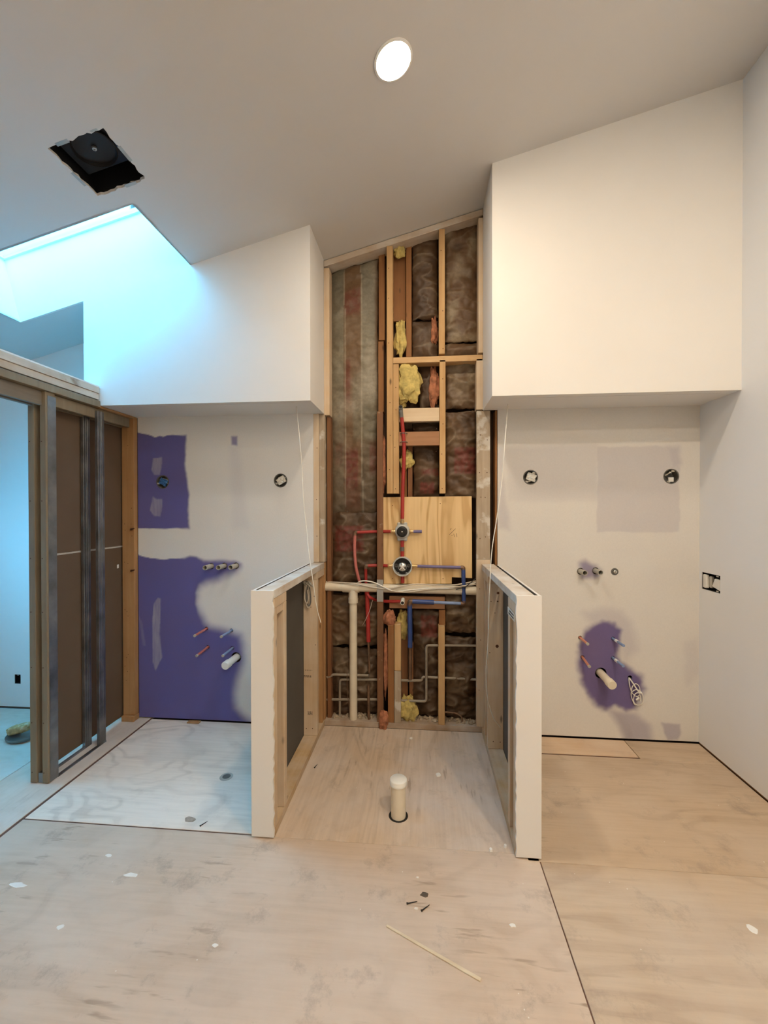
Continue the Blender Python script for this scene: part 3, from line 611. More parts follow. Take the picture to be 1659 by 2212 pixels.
for s in (-1, 1):
    MB().lathe(Vector((v2.x+s*.042, PY-.019, v2.z+.004)), (0, -1, 0), [(0, .012), (.016, .012), (.016, .008), (.004, .008)], 14).build('screw_boss', 'boxgrey', mv)
    bx('tab', 'zinc', mv, v2.x+s*.022, v2.x+s*.042, PY-.05, PY-.046, v2.z-.046, v2.z-.040, .0005)
    MB().lathe(Vector((v2.x+s*.062, PY-.022, v2.z)), (s, 0, 0), [(0, .015), (.012, .015), (.013, .010), (.03, .010), (.031, .013), (.038, .012)], 12).build('inlet', 'brass', mv)
bd = PY-.022
def P(x, y, Y=bd): return aY(x, y, Y)
z1, z2 = v1.z, v2.z
# red riser to the shower head
top = aY(866, 886, .0)
rs = thing('shower_riser', P(869, 1125), 'long red riser pipe from the upper valve to the head block', 'pipe')
MB().tube(smooth_path([Vector((v1.x, bd, z1+.085)), P(870, 1060), P(873, 975, .02), P(870, 925, .006), Vector((top.x+.004, -.006, top.z-.04))]), .0125, 14).build('tube', 'red', rs)
MB().tube([Vector((top.x+.004, -.006, top.z-.05)), Vector((top.x, -.012, top.z-.008))], .0135, 14).build('drop_ear', 'boxgrey', rs)
MB().tube(fillet([Vector((top.x, -.012, top.z-.02)), Vector((top.x, -.013, top.z+.012)), Vector((top.x, -.032, top.z+.014))], .012), .0135, 14).build('elbow', 'boxgrey', rs)
MB().lathe(Vector((top.x, -.0325, top.z+.014)), (0, -1, 0), [(0, .011), (.0008, .010)], 14).build('bore', 'hollow', rs)
for y in (936, 955):
    c = P(872, y, .008); b_ = MB().tube([c+Vector((-.024, .010, 0)), c+Vector((-.013, -.010, 0)), c+Vector((.013, -.010, 0)), c+Vector((.024, .010, 0))], .0028, 6); b_.build('clamp', 'boxgrey', rs)
lk = thing('valve_link', Vector((v1.x, bd, z2+.064)), 'short red pipe joining the two shower valves', 'pipe')
MB().tube([Vector((v1.x, bd, z1-.062)), Vector((v1.x, bd, z2+.064))], .0125, 14).build('tube', 'red', lk)
MB().tube([Vector((v1.x, bd, (z1+z2)/2+.012)), Vector((v1.x, bd, (z1+z2)/2-.016))], .0138, 14).build('crimp_ring', 'boxgrey', lk)
pipe('tub_stub', 'short capped red pipe end below the lower valve', 'pipe', 'red', [Vector((v2.x, bd, z2-.06)), Vector((v2.x, bd, z2-.115))], .0125)
pipe('cold_stub', 'short blue pipe end right of the upper valve', 'pipe', 'lilac', [Vector((v1.x+.07, bd, z1)), Vector((v1.x+.132, bd, z1))], .0105)
# hot feed of the upper valve: left, then a long bow down
e1 = P(767, 1150, .03)
hf = thing('hot_feed', P(777, 1258), 'outer red supply pipe bowing down left of the old stud', 'pipe')
MB().tube([Vector((v1.x-.07, bd, z1)), Vector((-.2, .05, z1-.002)), e1+Vector((.008, 0, 0))], .0105, 14).build('level_run', 'red', hf)
MB().tube(fillet([e1+Vector((.016, 0, 0)), e1, e1-Vector((0, 0, .02))], .008), .0135, 12).build('elbow', 'copper', hf)
MB().tube(smooth_path([e1-Vector((0, 0, .012)), P(766, 1185, .03), P(769, 1225, .03), P(777, 1258, .05), P(779, 1268, .085)]), .0105, 14).build('drop', 'redp', hf)
e2 = P(790, 1222, .03)
hs = thing('hot_supply', P(798, 1468, .045), 'red supply pipe from the lower valve down to old copper', 'pipe')
MB().tube([Vector((v2.x-.095, bd, z2)), Vector((-.2, .05, z2)), e2+Vector((.008, 0, 0))], .0105, 14).build('level_run', 'red', hs)
MB().tube(fillet([e2+Vector((.016, 0, 0)), e2, e2-Vector((0, 0, .02))], .008), .0135, 12).build('elbow', 'copper', hs)
MB().tube([e2-Vector((0, 0, .012)), P(791, 1285, .09)], .0105, 14).build('drop', 'red', hs)
MB().tube([P(793, 1278, .045), P(796, 1386, .045)], .0150, 14).build('sleeve', 'red', hs)
MB().tube([P(796, 1384, .045), P(798, 1452, .045)], .008, 12).build('copper_end', 'copper', hs)
rb2 = thing('spout_feed', P(867, 1299, .03), 'lower red pipe curving right to the white stub', 'pipe')
MB().tube(smooth_path([P(793, 1283, .03), P(800, 1291, .03), P(816, 1297, .07), P(835, 1299, .05), P(866, 1299, .03)]), .0105, 14).build('tube', 'red', rb2)
ws = thing('spout_stub', P(870, 1298, .03), 'white plastic stub pointing out of the brown block', 'pipe')
a, b = aY(870.5, 1295, .03), Vector((0, 0, 0)); b = Vector((a.x, -.055, a.z-.004))
MB().tube([a, b], .0135, 16).build('tube', 'pvcw', ws); MB().lathe(b, (0, -1, 0), [(0, .0105), (.0006, .010)], 14).build('bore', 'hollow', ws)
# cold supply: right of the lower valve, down, back left and down to the old pipe
k1, k2, k3 = P(1001, 1226), P(1002, 1304, .02), P(887, 1299, .02)
cs = thing('cold_supply', P(887, 1470, .03), 'blue supply pipe looping right of the lower valve and down', 'pipe')
MB().tube([Vector((v2.x+.095, bd, z2)), k1], .0105, 14).build('level_run', 'lilac', cs)
MB().tube(fillet([k1-Vector((.018, 0, 0)), k1, k1-Vector((0, 0, .02))], .008), .0135, 12).build('elbow', 'copper', cs)
MB().tube([k1-Vector((0, 0, .012)), k2+Vector((0, 0, .01))], .0135, 14).build('drop', 'blue', cs)
MB().tube(fillet([k2+Vector((0, 0, .02)), k2, k2-Vector((.02, 0, 0))], .008), .0135, 12).build('elbow', 'copper', cs)
MB().tube([k2, k3.lerp(k2, .42)], .0105, 14).build('return_run', 'bluep', cs); MB().tube([k3.lerp(k2, .44), k3], .0155, 14).build('sleeve', 'blue', cs)
MB().tube(fillet([k3+Vector((.012, 0, 0)), k3-Vector((.006, 0, 0)), k3-Vector((.006, 0, .03))], .012), .0165, 12).build('elbow', 'copper', cs)
MB().tube([k3-Vector((.006, 0, .02)), P(886, 1398, .03)], .0165, 14).build('lower_sleeve', 'blue', cs)
MB().tube([P(886, 1396, .035), P(886, 1468, .035)], .0120, 12).build('copper_end', 'copper', cs)
# old steel and copper runs
def old(label, pts, Y=.06, r=.0085, mat='oldpipe', rad=.02): return pipe('old_pipe', label, 'pipe', mat, fillet([aY(x, y, Y) for x, y in pts], rad), r)
old('thin old pipe at lower left ending beside the red supply', [(706, 1463), (714, 1461), (719, 1457), (796, 1459)], .05)
old('old pipe with an elbow running level behind the white drain pipe', [(734, 1555), (734, 1468), (816, 1468), (880, 1470), (911, 1470), (913, 1462), (1031, 1468)], .062)
old('dark upright old copper pipe left of the old stud', [(797, 1556), (796, 1480)], .05, .010, 'copper')
old('short low old pipe crossing behind the white drain pipe', [(706, 1511), (815, 1511)], .06)
old('old pipe looping from the low middle up to the right', [(866, 1513), (921, 1515), (921, 1394), (1031, 1395)], .05)
old('short bent rusty pipe standing on the sill at lower right', [(1000, 1572), (998, 1548), (985, 1540), (960, 1538)], .05, .006, 'copper')
# cables
def cable(name, label, mat, pts, r, cat='cable', group=None): return tag(MB().tube(smooth_path(pts), r, 8).build(name, mat), label, cat, group)
cy = .008
cable('cable', 'cream cable sagging along the waste pipe, highest of the bundle', 'nm', [aY(704, 1257, .05), aY(760, 1260, cy), aY(800, 1268, cy), aY(835, 1272, cy), aY(870, 1266, cy), aY(900, 1262, cy), aY(975, 1264, cy), aY(1030, 1255, .05)], .0048)
cable('cable', 'white cable arching over the tee of the waste pipe', 'wire', [aY(768, 1262, .05), aY(778, 1256, cy), aY(792, 1255, cy-.004), aY(812, 1260, cy), aY(850, 1277, cy-.004), aY(880, 1275, cy), aY(930, 1271, cy), aY(980, 1270, cy), aY(1030, 1258, .05)], .0048)
cable('cable', 'lowest cream cable drooping along the waste pipe', 'nm', [aY(826, 1266, .05), aY(848, 1276, .003), aY(880, 1279, .003), aY(920, 1274, cy), aY(960, 1270, cy), aY(1000, 1266, .005), aY(1030, 1262, .05)], .0045)
cable('cable', 'black wire slanting across the right end of the waste pipe', 'blackw', [aY(985, 1273, .01), aY(1003, 1269, -.002), aY(1015, 1260, .0), aY(1027, 1250, .02)], .0028)
cable('cable', 'thin grey wire stray beside the red sleeve', 'nm', [aY(805, 1296, .02), aY(798, 1320, .02), aY(788, 1342, .02), aY(782, 1352, .05)], .0014)
cable('cable', 'thin wire hanging beside the upright white drain pipe', 'copper', [aY(755, 1420, .02), aY(750, 1440, .02), aY(750, 1490, .02), aY(753, 1520, .03), aY(756, 1548, .05)], .0016)

# ------------------------------------------------------------------ half walls either side of the shower
def half_wall(label, xi, xo, yf, s2, bs, es, lname):
    # xi: open (shower) face, xo: outer drywall face, yf: front; s2/bs/es: second, back and end stud (y0, y1)
    s = 1 if xo > xi else -1; t = thing('half_wall', ((xi+xo)/2, yf/2, 0), label, 'half wall', 'half walls flanking the shower')
    dw = .0127; sx0, sx1 = xi, xo-s*(dw+.002); e = yf+.0127
    B = lambda n, m, x0, x1, y0, y1, z0, z1, bv=.0015: bx(n, m, t, x0, x1, y0, y1, z0, z1, bv)
    B('bottom_plate', 'newy', sx0, sx1, e, .010, .001, .039)
    B('cap_plate', 'dusty', sx0-s*.001, sx1-s*.013, e, .010, 1.082, 1.120)
    B('stud', 'pale', sx0, sx1, e+.001, e+.039, .04, 1.035); B('stud', 'pale', sx0, sx1, s2[0], s2[1], .04, 1.035)
    B('stud', 'pale', sx0, sx1, bs[0], bs[1], .04, 1.035); B('stud', 'endstud' if s < 0 else 'pale', sx0+s*.004, sx1, es[0], es[1], .04, 1.035)
    fb = B('top_block', 'pale', sx0, sx1, e+.001, s2[1], 1.036, 1.081); B('top_block', 'pale', sx0, sx1, bs[0], es[1], 1.036, 1.081)
    B('lower_block', 'pale', sx0+s*.004, sx0+s*.03, e+.041, s2[0]-.002, .998, 1.034)
    # outer drywall: white face outside, backing paper inside
    B('drywall_panel', 'paint', xo-s*.010, xo, yf+.013, -.002, .006, 1.117, 0)
    B('backing_paper', 'grey_paper', xo-s*.0128, xo-s*.0102, yf+.013, -.002, .006, 1.116, 0)
    # end cap of drywall, its torn edge towards the shower
    zsn = 44; pts = [(xo, yf, .008), (xo, yf, 1.119)]
    pts += [(xi+s*(R.uniform(-.002, .005) if 0 < k < zsn else 0), yf, 1.119-(1.111)*k/zsn) for k in range(zsn+1)]
    MB().prism(pts if s < 0 else pts[::-1], (0, .0125, 0)).build('end_cap', 'paint', t)
    # nail heads
    for fx, z in ((.35, .085), (.8, .083), (.12, .62), (.45, .86), (.2, .93)):
        p = Vector((sx0+(sx1-sx0)*fx, bs[0]-.0004, z)); MB().lathe(p, (0, -1, 0), [(0, .003), (.0008, .0025)], 8).build('nail_head', 'rust', t)
    return t, B
hwL, BL = half_wall('left half wall, its open stud side facing the drain stub', -.569, -.672, -.984, (-.834, -.796), (-.192, -.154), (-.032, .006), 'L')
hwR, BR = half_wall('right half wall, its open stud side facing the drain stub', .491, .5965, -.996, (-.868, -.830), (-.245, -.207), (-.094, -.056), 'R')
# ink stamps on the back stud of the left wall, lettering too small to read
def stamp(parent, mat_y, x0, x1, z0, z1, rows, seed):
    rr = random.Random(seed); mb = MB()
    for k in range(rows):
        z = z0+(z1-z0)*(k+.2)/rows; x = x0
        while x < x1:
            w = rr.uniform(.004, .012); mb.box(x, min(x+w, x1), mat_y-.0008, mat_y-.0002, z, z+(z1-z0)/rows*.5); x += w+rr.uniform(.002, .005)
    o = mb.build('ink_stamp', 'ink', parent); o['kind'] = 'stuff'
stamp(hwL, -.192, -.655, -.605, .41, .425, 2, 3); stamp(hwL, -.192, -.630, -.600, .17, .195, 3, 4); stamp(hwL, -.192, -.648, -.600, .455, .460, 1, 5)
lb = bx('stapled_label', 'label', hwR, .4895, .4908, -.972, -.828, 1.0, 1.034, 0)
mb = MB(); rr = random.Random(9)
for k in range(2):
    y = -.955
    while y < -.86: w = rr.uniform(.008, .022); mb.box(.4885, .4893, y, y+w, 1.021-.013*k, 1.027-.013*k); y += w+.006
o = mb.build('label_print', 'ink', lb); o['kind'] = 'stuff'
# knots on the wide stud faces of the right wall
for x, z, r in ((.55, .98, .008), (.545, .66, .010), (.548, .93, .005)):
    MB().lathe((x, -.2455, z), (0, -1, 0), [(0, r), (.0004, r*.8)], 10).build('knot', 'rust', hwR)
# cable bundle tied to the back stud in the left half wall
cb = thing('cable_bundle', (-.62, -.2, .86), 'grey looped cable bundle stapled inside the left half wall', 'cable')
for k, (dx, lo) in enumerate(((0, .86), (.008, .875), (-.007, .89))):
    c = Vector((-.628+dx, -.205-.004*k, 0)); MB().tube(smooth_path([c+Vector((-.012, 0, 1.03)), c+Vector((-.004, -.008, .99)), c+Vector((-.010, 0, .95)), c+Vector((-.006, -.004, lo+.02)), c+Vector((.008, -.004, lo)), c+Vector((.016, -.002, lo+.03)), c+Vector((.012, 0, .96)), c+Vector((.006, -.006, 1.01))]), .0042, 8).build('loop', 'boxgrey' if k == 1 else 'nm', cb)
for k in range(5):
    c = Vector((-.640+.011*k, -.21, 1.005+.006*(k % 2))); MB().tube([c+Vector((-.012, 0, .016)), c+Vector((0, -.012, .004)), c+Vector((.012, -.006, -.012))], .005, 8).build('cut_end', 'conduit', cb)

# ------------------------------------------------------------------ pocket door frame on the left
pf = thing('pocket_door_frame', (-1.96, -.5, 0), 'unfinished pocket door frame with split jambs and brown drywall back', 'door frame')
B = lambda n, m, x0, x1, y0, y1, z0, z1, bv=.0015: bx(n, m, pf, x0, x1, y0, y1, z0, z1, bv)
XF = -2.022
# stacked plates over the doorway
yh0, yh1 = -1.615, -.347
B('top_plate', 'weathy', XF, XL+.004, yh0, yh1, 2.208, 2.246); B('top_plate', 'weathy', XF, XL, yh0, yh1, 2.169, 2.206)
B('head_plate', 'jamb', XF, XL+.010, yh0, yh1, 2.121, 2.160); B('spacer', 'dark', XF+.01, XL-.012, yh0, yh1, 2.160, 2.169, 0)
bx('drywall_lip', 'paint', pf, XF-.006, XL+.002, yh0, yh1, 2.247, 2.254, 0)
B('head_board', 'greyy', -1.955, -1.936, yh0, -.722, 2.045, 2.120); B('head_board', 'greyy', -2.015, -1.990, yh0, -.722, 2.045, 2.120); B('door_track', 'steel', -1.985, -1.960, yh0, -.10, 2.085, 2.118)
B('head_board', 'jamb', -1.955, -1.934, -.655, -.045, 2.055, 2.118); B('head_board', 'jamb', -2.004, -1.985, -.70, -.045, 2.055, 2.118)
B('head_plate', 'endstud', -1.99, -1.909, -.345, -.001, 2.119, 2.132)
# split jambs at the doorway: pine faces in steel channel
for x0, x1, y0, y1 in ((-1.949, -1.916, -.722, -.662), (-2.020, -1.982, -.722, -.662)):
    j = B('jamb', 'jamb', x0, x1, y0, y1, .004, 2.12 if x0 > -1.96 else 2.09)
    sc = bx('steel_channel', 'steel', j, x1 if x0 > -1.96 else x0-.0015, (x1+.0015) if x0 > -1.96 else x0, y0+.012, y1+.004, .004, 2.10, 0)
    for z in (.06, .33, .63, .93, 1.22, 1.53, 1.85):
        MB().lathe(((x0+x1)/2-.008, y0-.0004, z), (0, -1, 0), [(0, .0035), (.0008, .003)], 8).build('screw_head', 'rust', j)
# steel split studs half way into the pocket
for x0, x1, y0, y1 in ((-1.934, -1.914, -.358, -.306), (-2.004, -1.984, -.390, -.338)):
    mb = MB(); mb.box(x0, x1, y0, y1, .004, 2.10); mb.box(x1, x1+.0015, y0+.018, y0+.022, .004, 2.10); mb.box(x1, x1+.0015, y1-.022, y1-.018, .004, 2.10); mb.build('split_stud', 'steel', pf, .001)
B('floor_track', 'steel', -1.936, -1.914, -.66, -.30, .0005, .004, 0); B('floor_track', 'steel', -1.999, -1.984, -.66, -.34, .0005, .010, 0); B('floor_bracket', 'steel', -1.980, -1.951, -.715, -.690, .0005, .055)
# wall-side end stud, its foot and rusty nails
en = B('end_stud', 'endstud', -1.997, -1.909, -.040, -.001, .039, 2.118); B('foot_plate', 'endstud', -1.997, -1.906, -.060, -.001, .0005, .038)
for z in (1.345, 1.056):
    MB().tube([(-1.935, -.041, z-.004), (-1.925, -.050, z), (-1.898, -.052, z+.006)], [.004, .007, .003], 8).build('bent_nail', 'rust', en)
for k in range(16):
    MB().lathe((R.uniform(-1.985, -1.92), -.0404, R.uniform(.15, 2.05)), (0, -1, 0), [(0, .0028), (.0006, .002)], 7).build('nail_head', 'rust', en)
# drywall of the closet side: two sheets, brown back towards us, white edge at the joint
for z0, z1 in ((.024, 1.219), (1.228, 2.10)):
    d = bx('drywall_sheet', 'paint', pf, -2.022, -2.0125, -.66, -.0005, z0, z1, 0); bx('backing_paper', 'brown_paper', d, -2.0123, -2.0105, -.66, -.0005, z0+.001, z1-.001, 0)
bx('joint_edge', 'cut', pf, -2.021, -2.009, -.66, -.0005, 1.2192, 1.2278, 0)
bx('paint_fleck', 'chip', pf, -2.0104, -2.009, -.075, -.060, 1.075, 1.10, 0)

# ------------------------------------------------------------------ boxes and stubs in the vanity walls
def round_box(x, z, label, fill, seed):
    rr = random.Random(seed); t = thing('electrical_box', (x, 0, z), label, 'electrical box', 'round boxes for the vanity lights')
    MB().lathe((x, .0005, z), (0, 1, 0), [(.055, .001), (.055, .0455), (0, .0465), (-.001, .044), (0, .042), (.052, .041), (.053, .001)], 36).build('shell', 'boxgrey', t)
    for a in (0, math.pi):
        c = Vector((x+math.cos(a+seed*.3)*.036, .006, z+math.sin(a+seed*.3)*.036)); MB().box(c.x-.009, c.x+.009, c.y-.003, c.y+.006, c.z-.006, c.z+.006).build('screw_tab', 'conduit', t, .001)
    if fill:
        n = 7; mb = MB(); pts = []
        ang = rr.uniform(-.6, .6)
        if fill == 'block':
            bx('folded_paper', 'paper', t, x-.016, x+.014, -.002, .008, z-.034, z-.006, .001)
        else:
            gx, gz = 9, 9; mb = MB()
            for j in range(gz):
                for i in range(gx):
                    u, v = (i/(gx-1)-.5), (j/(gz-1)-.5); d = Vector((u*.058, 0, v*.044)); d = Matrix.Rotation(-ang, 3, 'Y') @ d
                    mb.v.append(Vector((x+d.x+.004, -.001+.012*noise.noise(Vector((u*5+seed, v*5, 1))), z+d.z)))
            for j in range(gz-1):
                for i in range(gx-1): k = j*gx+i; mb.f.append((k, k+1, k+gx+1, k+gx))
            o = mb.build('paper_wad', fill, t); sm = o.modifiers.new('t', 'SOLIDIFY'); sm.thickness = .004
    for k in range(3):
        a0 = rr.uniform(0, 6.28); c = Vector((x, .02, z)); q = lambda a, r, y: Vector((x+math.cos(a)*r, y, z+math.sin(a)*r))
        MB().tube(smooth_path([q(a0, .030, .045), q(a0+.6, .030, .015), q(a0+1.3, .022, .008), q(a0+2.2, .028, .03)]), .0026, 7).build('wire', ('wire', 'blackw', 'nm')[k], t)
round_box(*BOXL[0], 'round light box stuffed with blue plastic in the purple board', 'bluet', 1); round_box(*BOXL[1], 'round light box with white paper, left of the shower', 'paper', 2)
round_box(*BOXR[0], 'round light box with white paper, just right of the shower', 'paper', 3); round_box(*BOXR[1], 'round light box with looped wires nearest the right wall', 'block', 4)
def conduit(x, z, ln, label, grp):
    t = thing('conduit_stub', (x, 0, z), label, 'conduit', grp)
    mb = MB().lathe((x, .06, z), (0, -1, 0), [(0, .0165), (.06+ln, .0165), (.06+ln, .0135), (.02, .013), (.019, .001)], 22); mb.build('tube', 'conduit', t)
    MB().lathe((x, .06-.021, z), (0, -1, 0), [(0, .0132), (.001, .0132)], 16).build('bore', 'hollow', t)
for i, (x, z) in enumerate(CONL): conduit(x, z, .085, ('leftmost', 'middle', 'rightmost')[i]+' grey conduit stub of the three above the left vanity pipes', 'grey conduit stubs above the left vanity')
for i, (x, z) in enumerate(CONR): conduit(x, z, .075, ('left', 'right')[i]+' grey conduit stub of the two above the right vanity pipes', 'grey conduit stubs above the right vanity')
ct = thing('cable_connector', (CABLE[0], 0, CABLE[1]), 'round grey cable connector beside the two right conduit stubs', 'connector')
MB().lathe((CABLE[0], .004, CABLE[1]), (0, -1, 0), [(0, .024), (.005, .023), (.006, .017), (.004, .016), (.004, .001)], 24).build('flange', 'boxgrey', ct)
MB().lathe((CABLE[0], .002, CABLE[1]), (0, -1, 0), [(0, .012), (.012, .011), (.014, .006), (.026, .005), (.027, .001)], 16).build('plug', 'chrome', ct)
def pex(x, z, mat, ln, drop, dx, label, grp, sleeve=False):
    t = thing('supply_stub', (x, 0, z), label, 'pipe', grp); e = Vector((x+dx, -ln, z-drop))
    MB().tube([Vector((x, .06, z)), Vector((x, 0, z)), e], .0078, 14).build('tube', mat, t)
    d = (e-Vector((x, 0, z))).normalized(); MB().tube([e-d*.004, e+d*.006], .0090, 14).build('end_plug', 'conduit' if not sleeve else 'bluep', t)
    if sleeve: MB().tube([Vector((x, 0, z))+d*.03, Vector((x, 0, z))+d*.055], .0095, 14).build('label_sleeve', 'paper', t)
g1, g2 = 'capped supply stubs under the left vanity', 'capped supply stubs under the right vanity'
pex(*PEXL[0], 'redp', .13, .010, -.012, 'upper red supply stub in the left purple board', g1); pex(*PEXL[1], 'redp', .11, .022, -.018, 'lower red supply stub in the left purple board', g1)
pex(*PEXL[2], 'bluep', .11, .010, -.018, 'upper blue supply stub in the left purple board', g1); pex(*PEXL[3], 'bluep', .10, .018, -.018, 'lower blue supply stub in the left purple board', g1)
pex(*PEXR[0], 'pexr', .10, .008, .008, 'upper red supply stub beside the right purple patch', g2); pex(*PEXR[1], 'pexr', .10, .022, .004, 'lower red supply stub beside the right purple patch', g2)
pex(*PEXR[2], 'bluep', .11, .008, .012, 'upper blue supply stub beside the right purple patch', g2, True); pex(*PEXR[3], 'bluep', .11, .008, .010, 'lower blue supply stub beside the right purple patch', g2, True)
def drain_stub(x, z, ln, drop, dx, mat, label):
    t = thing('drain_stub', (x, 0, z), label, 'pipe', 'capped vanity drain stubs'); e = Vector((x+dx, -ln, z-drop)); d = (e-Vector((x, .0, z))).normalized()
    MB().tube([Vector((x, .08, z)), Vector((x, 0, z)), e-d*.04], .0235, 24).build('tube', mat, t)
    MB().tube([e-d*.045, e-d*.003, e], [.0275, .0275, .0255], 24).build('cap', mat, t)
drain_stub(*DRL, .135, .010, -.016, 'pvcw', 'white capped drain pipe sticking out of the left purple board'); drain_stub(*DRR, .15, .016, .006, 'pvc', 'cream capped drain pipe sticking out of the right purple patch')
# coil of white wire hanging from the hole right of the drain
wc = thing('wire_coil', (COIL[0], 0, COIL[1]), 'coil of thin white wire hanging from the right vanity wall', 'wire')
w = lambda x, y, Y=-.012: aY(1340+x*80/1609, 1440+y*110/2212, Y)
MB().tube(smooth_path([w(360, 470, .03), w(370, 520, -.006), w(400, 800), w(470, 1050), w(560, 1200), w(680, 1290), w(800, 1270), w(850, 1060), w(820, 880), w(720, 760), w(600, 770), w(510, 900), w(480, 1080), w(470, 1250), w(520, 1430), w(620, 1640), w(720, 1640)]), .0028, 8).build('strand', 'wire', wc)
MB().tube(smooth_path([w(400, 480, .03), w(430, 550, -.008), w(560, 740, -.016), w(700, 960, -.018), w(800, 1090, -.02), w(880, 1120, -.02)]), .0042, 8).build('strand', 'wire', wc)
MB().tube(smooth_path([w(520, 1080, -.02), w(640, 1010, -.02), w(760, 1010, -.022), w(900, 1100, -.02), w(980, 1300, -.016), w(990, 1500), w(900, 1650), w(700, 1660), w(580, 1500), w(600, 1280, -.018), w(680, 1160, -.02), w(800, 1150, -.02), w(870, 1300, -.014), w(860, 1500)]), .0026, 8).build('strand', 'wire', wc)
MB().tube([w(690, 1450, -.02), w(820, 1340, -.022)], .006, 8).build('tag', 'paper', wc); MB().tube([w(800, 1110, -.024), w(920, 1150, -.024)], .006, 8).build('tie', 'paper', wc)
# double gang box in the right wall
gb = thing('switch_box', (XR, -.105, bxo[2]), 'double gang switch box with folded white wires in the right wall', 'electrical box')
mb = MB(); x0, x1, y0, y1, z0, z1 = XR+.004, XR+.07, bxo[0], bxo[1], bxo[2], bxo[3]
for b_ in ((x1-.003, x1, y0, y1, z0, z1), (x0, x1, y0, y0+.003, z0, z1), (x0, x1, y1-.003, y1, z0, z1), (x0, x1, y0, y1, z0, z0+.003), (x0, x1, y0, y1, z1-.003, z1)): mb.box(*b_)
mb.build('shell', 'black', gb)
bx('folded_wire', 'paper', gb, XR-.004, XR+.016, -.070, -.038, .996, 1.078, .004); bx('folded_wire', 'conduit', gb, XR+.012, XR+.030, -.094, -.070, 1.0, 1.072, .004)
MB().prism([(XR+.002, -.182, .998), (XR+.002, -.112, 1.016), (XR+.002, -.136, 1.066), (XR+.002, -.182, 1.062)], (.014, 0, 0)).build('folded_paper', 'paper', gb, .002)
for k in range(3): bx('wire', 'nm', gb, XR+.028, XR+.032, -.135, -.092, 1.02+.014*k, 1.026+.014*k, .001)
for z in (bxo[2]+.004, bxo[3]-.012): bx('mounting_tab', 'conduit', gb, XR+.001, XR+.005, -.168, -.150, z, z+.008, .001)
ob = thing('outlet_box', (-2.91, .06, .183), 'empty black outlet box cut into the closet wall', 'electrical box')
mb = MB(); x0, x1, z0, z1 = -2.935, -2.885, .183, .253
for b_ in ((x0, x1, .115, .12, z0, z1), (x0, x0+.003, .064, .12, z0, z1), (x1-.003, x1, .064, .12, z0, z1), (x0, x1, .064, .12, z0, z0+.003), (x0, x1, .064, .12, z1-.003, z1)): mb.box(*b_)
mb.build('shell', 'black', ob); bx('mounting_tab', 'boxgrey', ob, -2.918, -2.902, .063, .066, .243, .250, .001)
# thin white wires hanging from the soffit reveals
a = aZ(640, 878, SZ); 
cable('hanging_wire', 'white wire hanging from the left soffit over the left half wall', 'wire', [a+Vector((0, 0, .03)), a, aY(647, 945, -.30), aY(652, 1010, -.32), aY(656, 1085, -.35), aY(663, 1150, -.40), aY(668, 1200, -.46), aY(676, 1255, -.50), aY(684, 1310, -.50), aY(693, 1345, -.49)], .0024, 'wire')
a = aZ(1097, 873, SZ)
cable('hanging_wire', 'white wire hanging from the right soffit into the right half wall', 'wire', [a+Vector((0, 0, .03)), a, aY(1091, 950, -.30), aY(1084, 1040, -.32), aY(1073, 1120, -.36), aY(1062, 1195, -.42), aY(1057, 1290, -.46), aY(1054, 1390, -.48), aY(1050, 1450, -.48), aY(1053, 1505, -.44), aY(1065, 1548, -.40), aY(1081, 1571, -.36)], .0026, 'wire')

# ------------------------------------------------------------------ things on the floor
fd = thing('shower_drain_stub', (-.019, -.789, 0), 'white capped drain pipe standing in the middle of the shower floor', 'pipe')  # capped drain pipe of the shower floor
MB().lathe((-.019, -.789, .0), (0, 0, 1), [(.0003, .047), (.0008, .046)], 30).build('hole', 'hollow', fd)
MB().lathe((-.019, -.789, .001), (0, 0, 1), [(0, .036), (.155, .036)], 30).build('tube', 'pvc', fd)
MB().lathe((-.019, -.789, .155), (0, 0, 1), [(0, .0415), (.022, .0415), (.026, .038), (.0262, .001)], 30).build('cap', 'pvcw', fd)
a, b = aZ(835, 2001), aZ(1039, 2119); d = (b-a); q = Vector((-d.y, d.x, 0)).normalized()*.0055
stk = MB().hexa([a-q*.7, b-q, b+q, a+q*.7]+[p+Vector((0, 0, .005)) for p in (a-q*.7, b-q, b+q, a+q*.7)]).build('wood_strip', 'stick', None, .001); tag(stk, 'thin pale wood strip lying on the subfloor in front', 'wood scrap')
def screw(x, y, ang, label, ln=.038):
    c = aZ(x, y); d = Vector((math.cos(ang), math.sin(ang), 0)); t = thing('drywall_screw', c, label, 'screw', 'loose screws on the subfloor')
    h = c+d*ln*.5; MB().tube([c-d*ln*.5+Vector((0, 0, .002)), c+Vector((0, 0, .003)), h+Vector((0, 0, .004))], [.0008, .0019, .0021], 8).build('shank', 'black', t)
    MB().tube([h-d*.002+Vector((0, 0, .0042)), h+d*.0035+Vector((0, 0, .0043))], [.0022, .0042], 10).build('head', 'black', t)
screw(891, 1951, 3.5, 'loose black screw nearest the centre of the front subfloor, the left of two'); screw(920, 1962, 3.9, 'loose black screw by the plaster crumbs, the right of two')
screw(441, 1780, 4.2, 'loose black screw on the left vanity subfloor', .035); screw(683, 1655, 4.5, 'loose black screw beside the left half wall in the shower', .035)
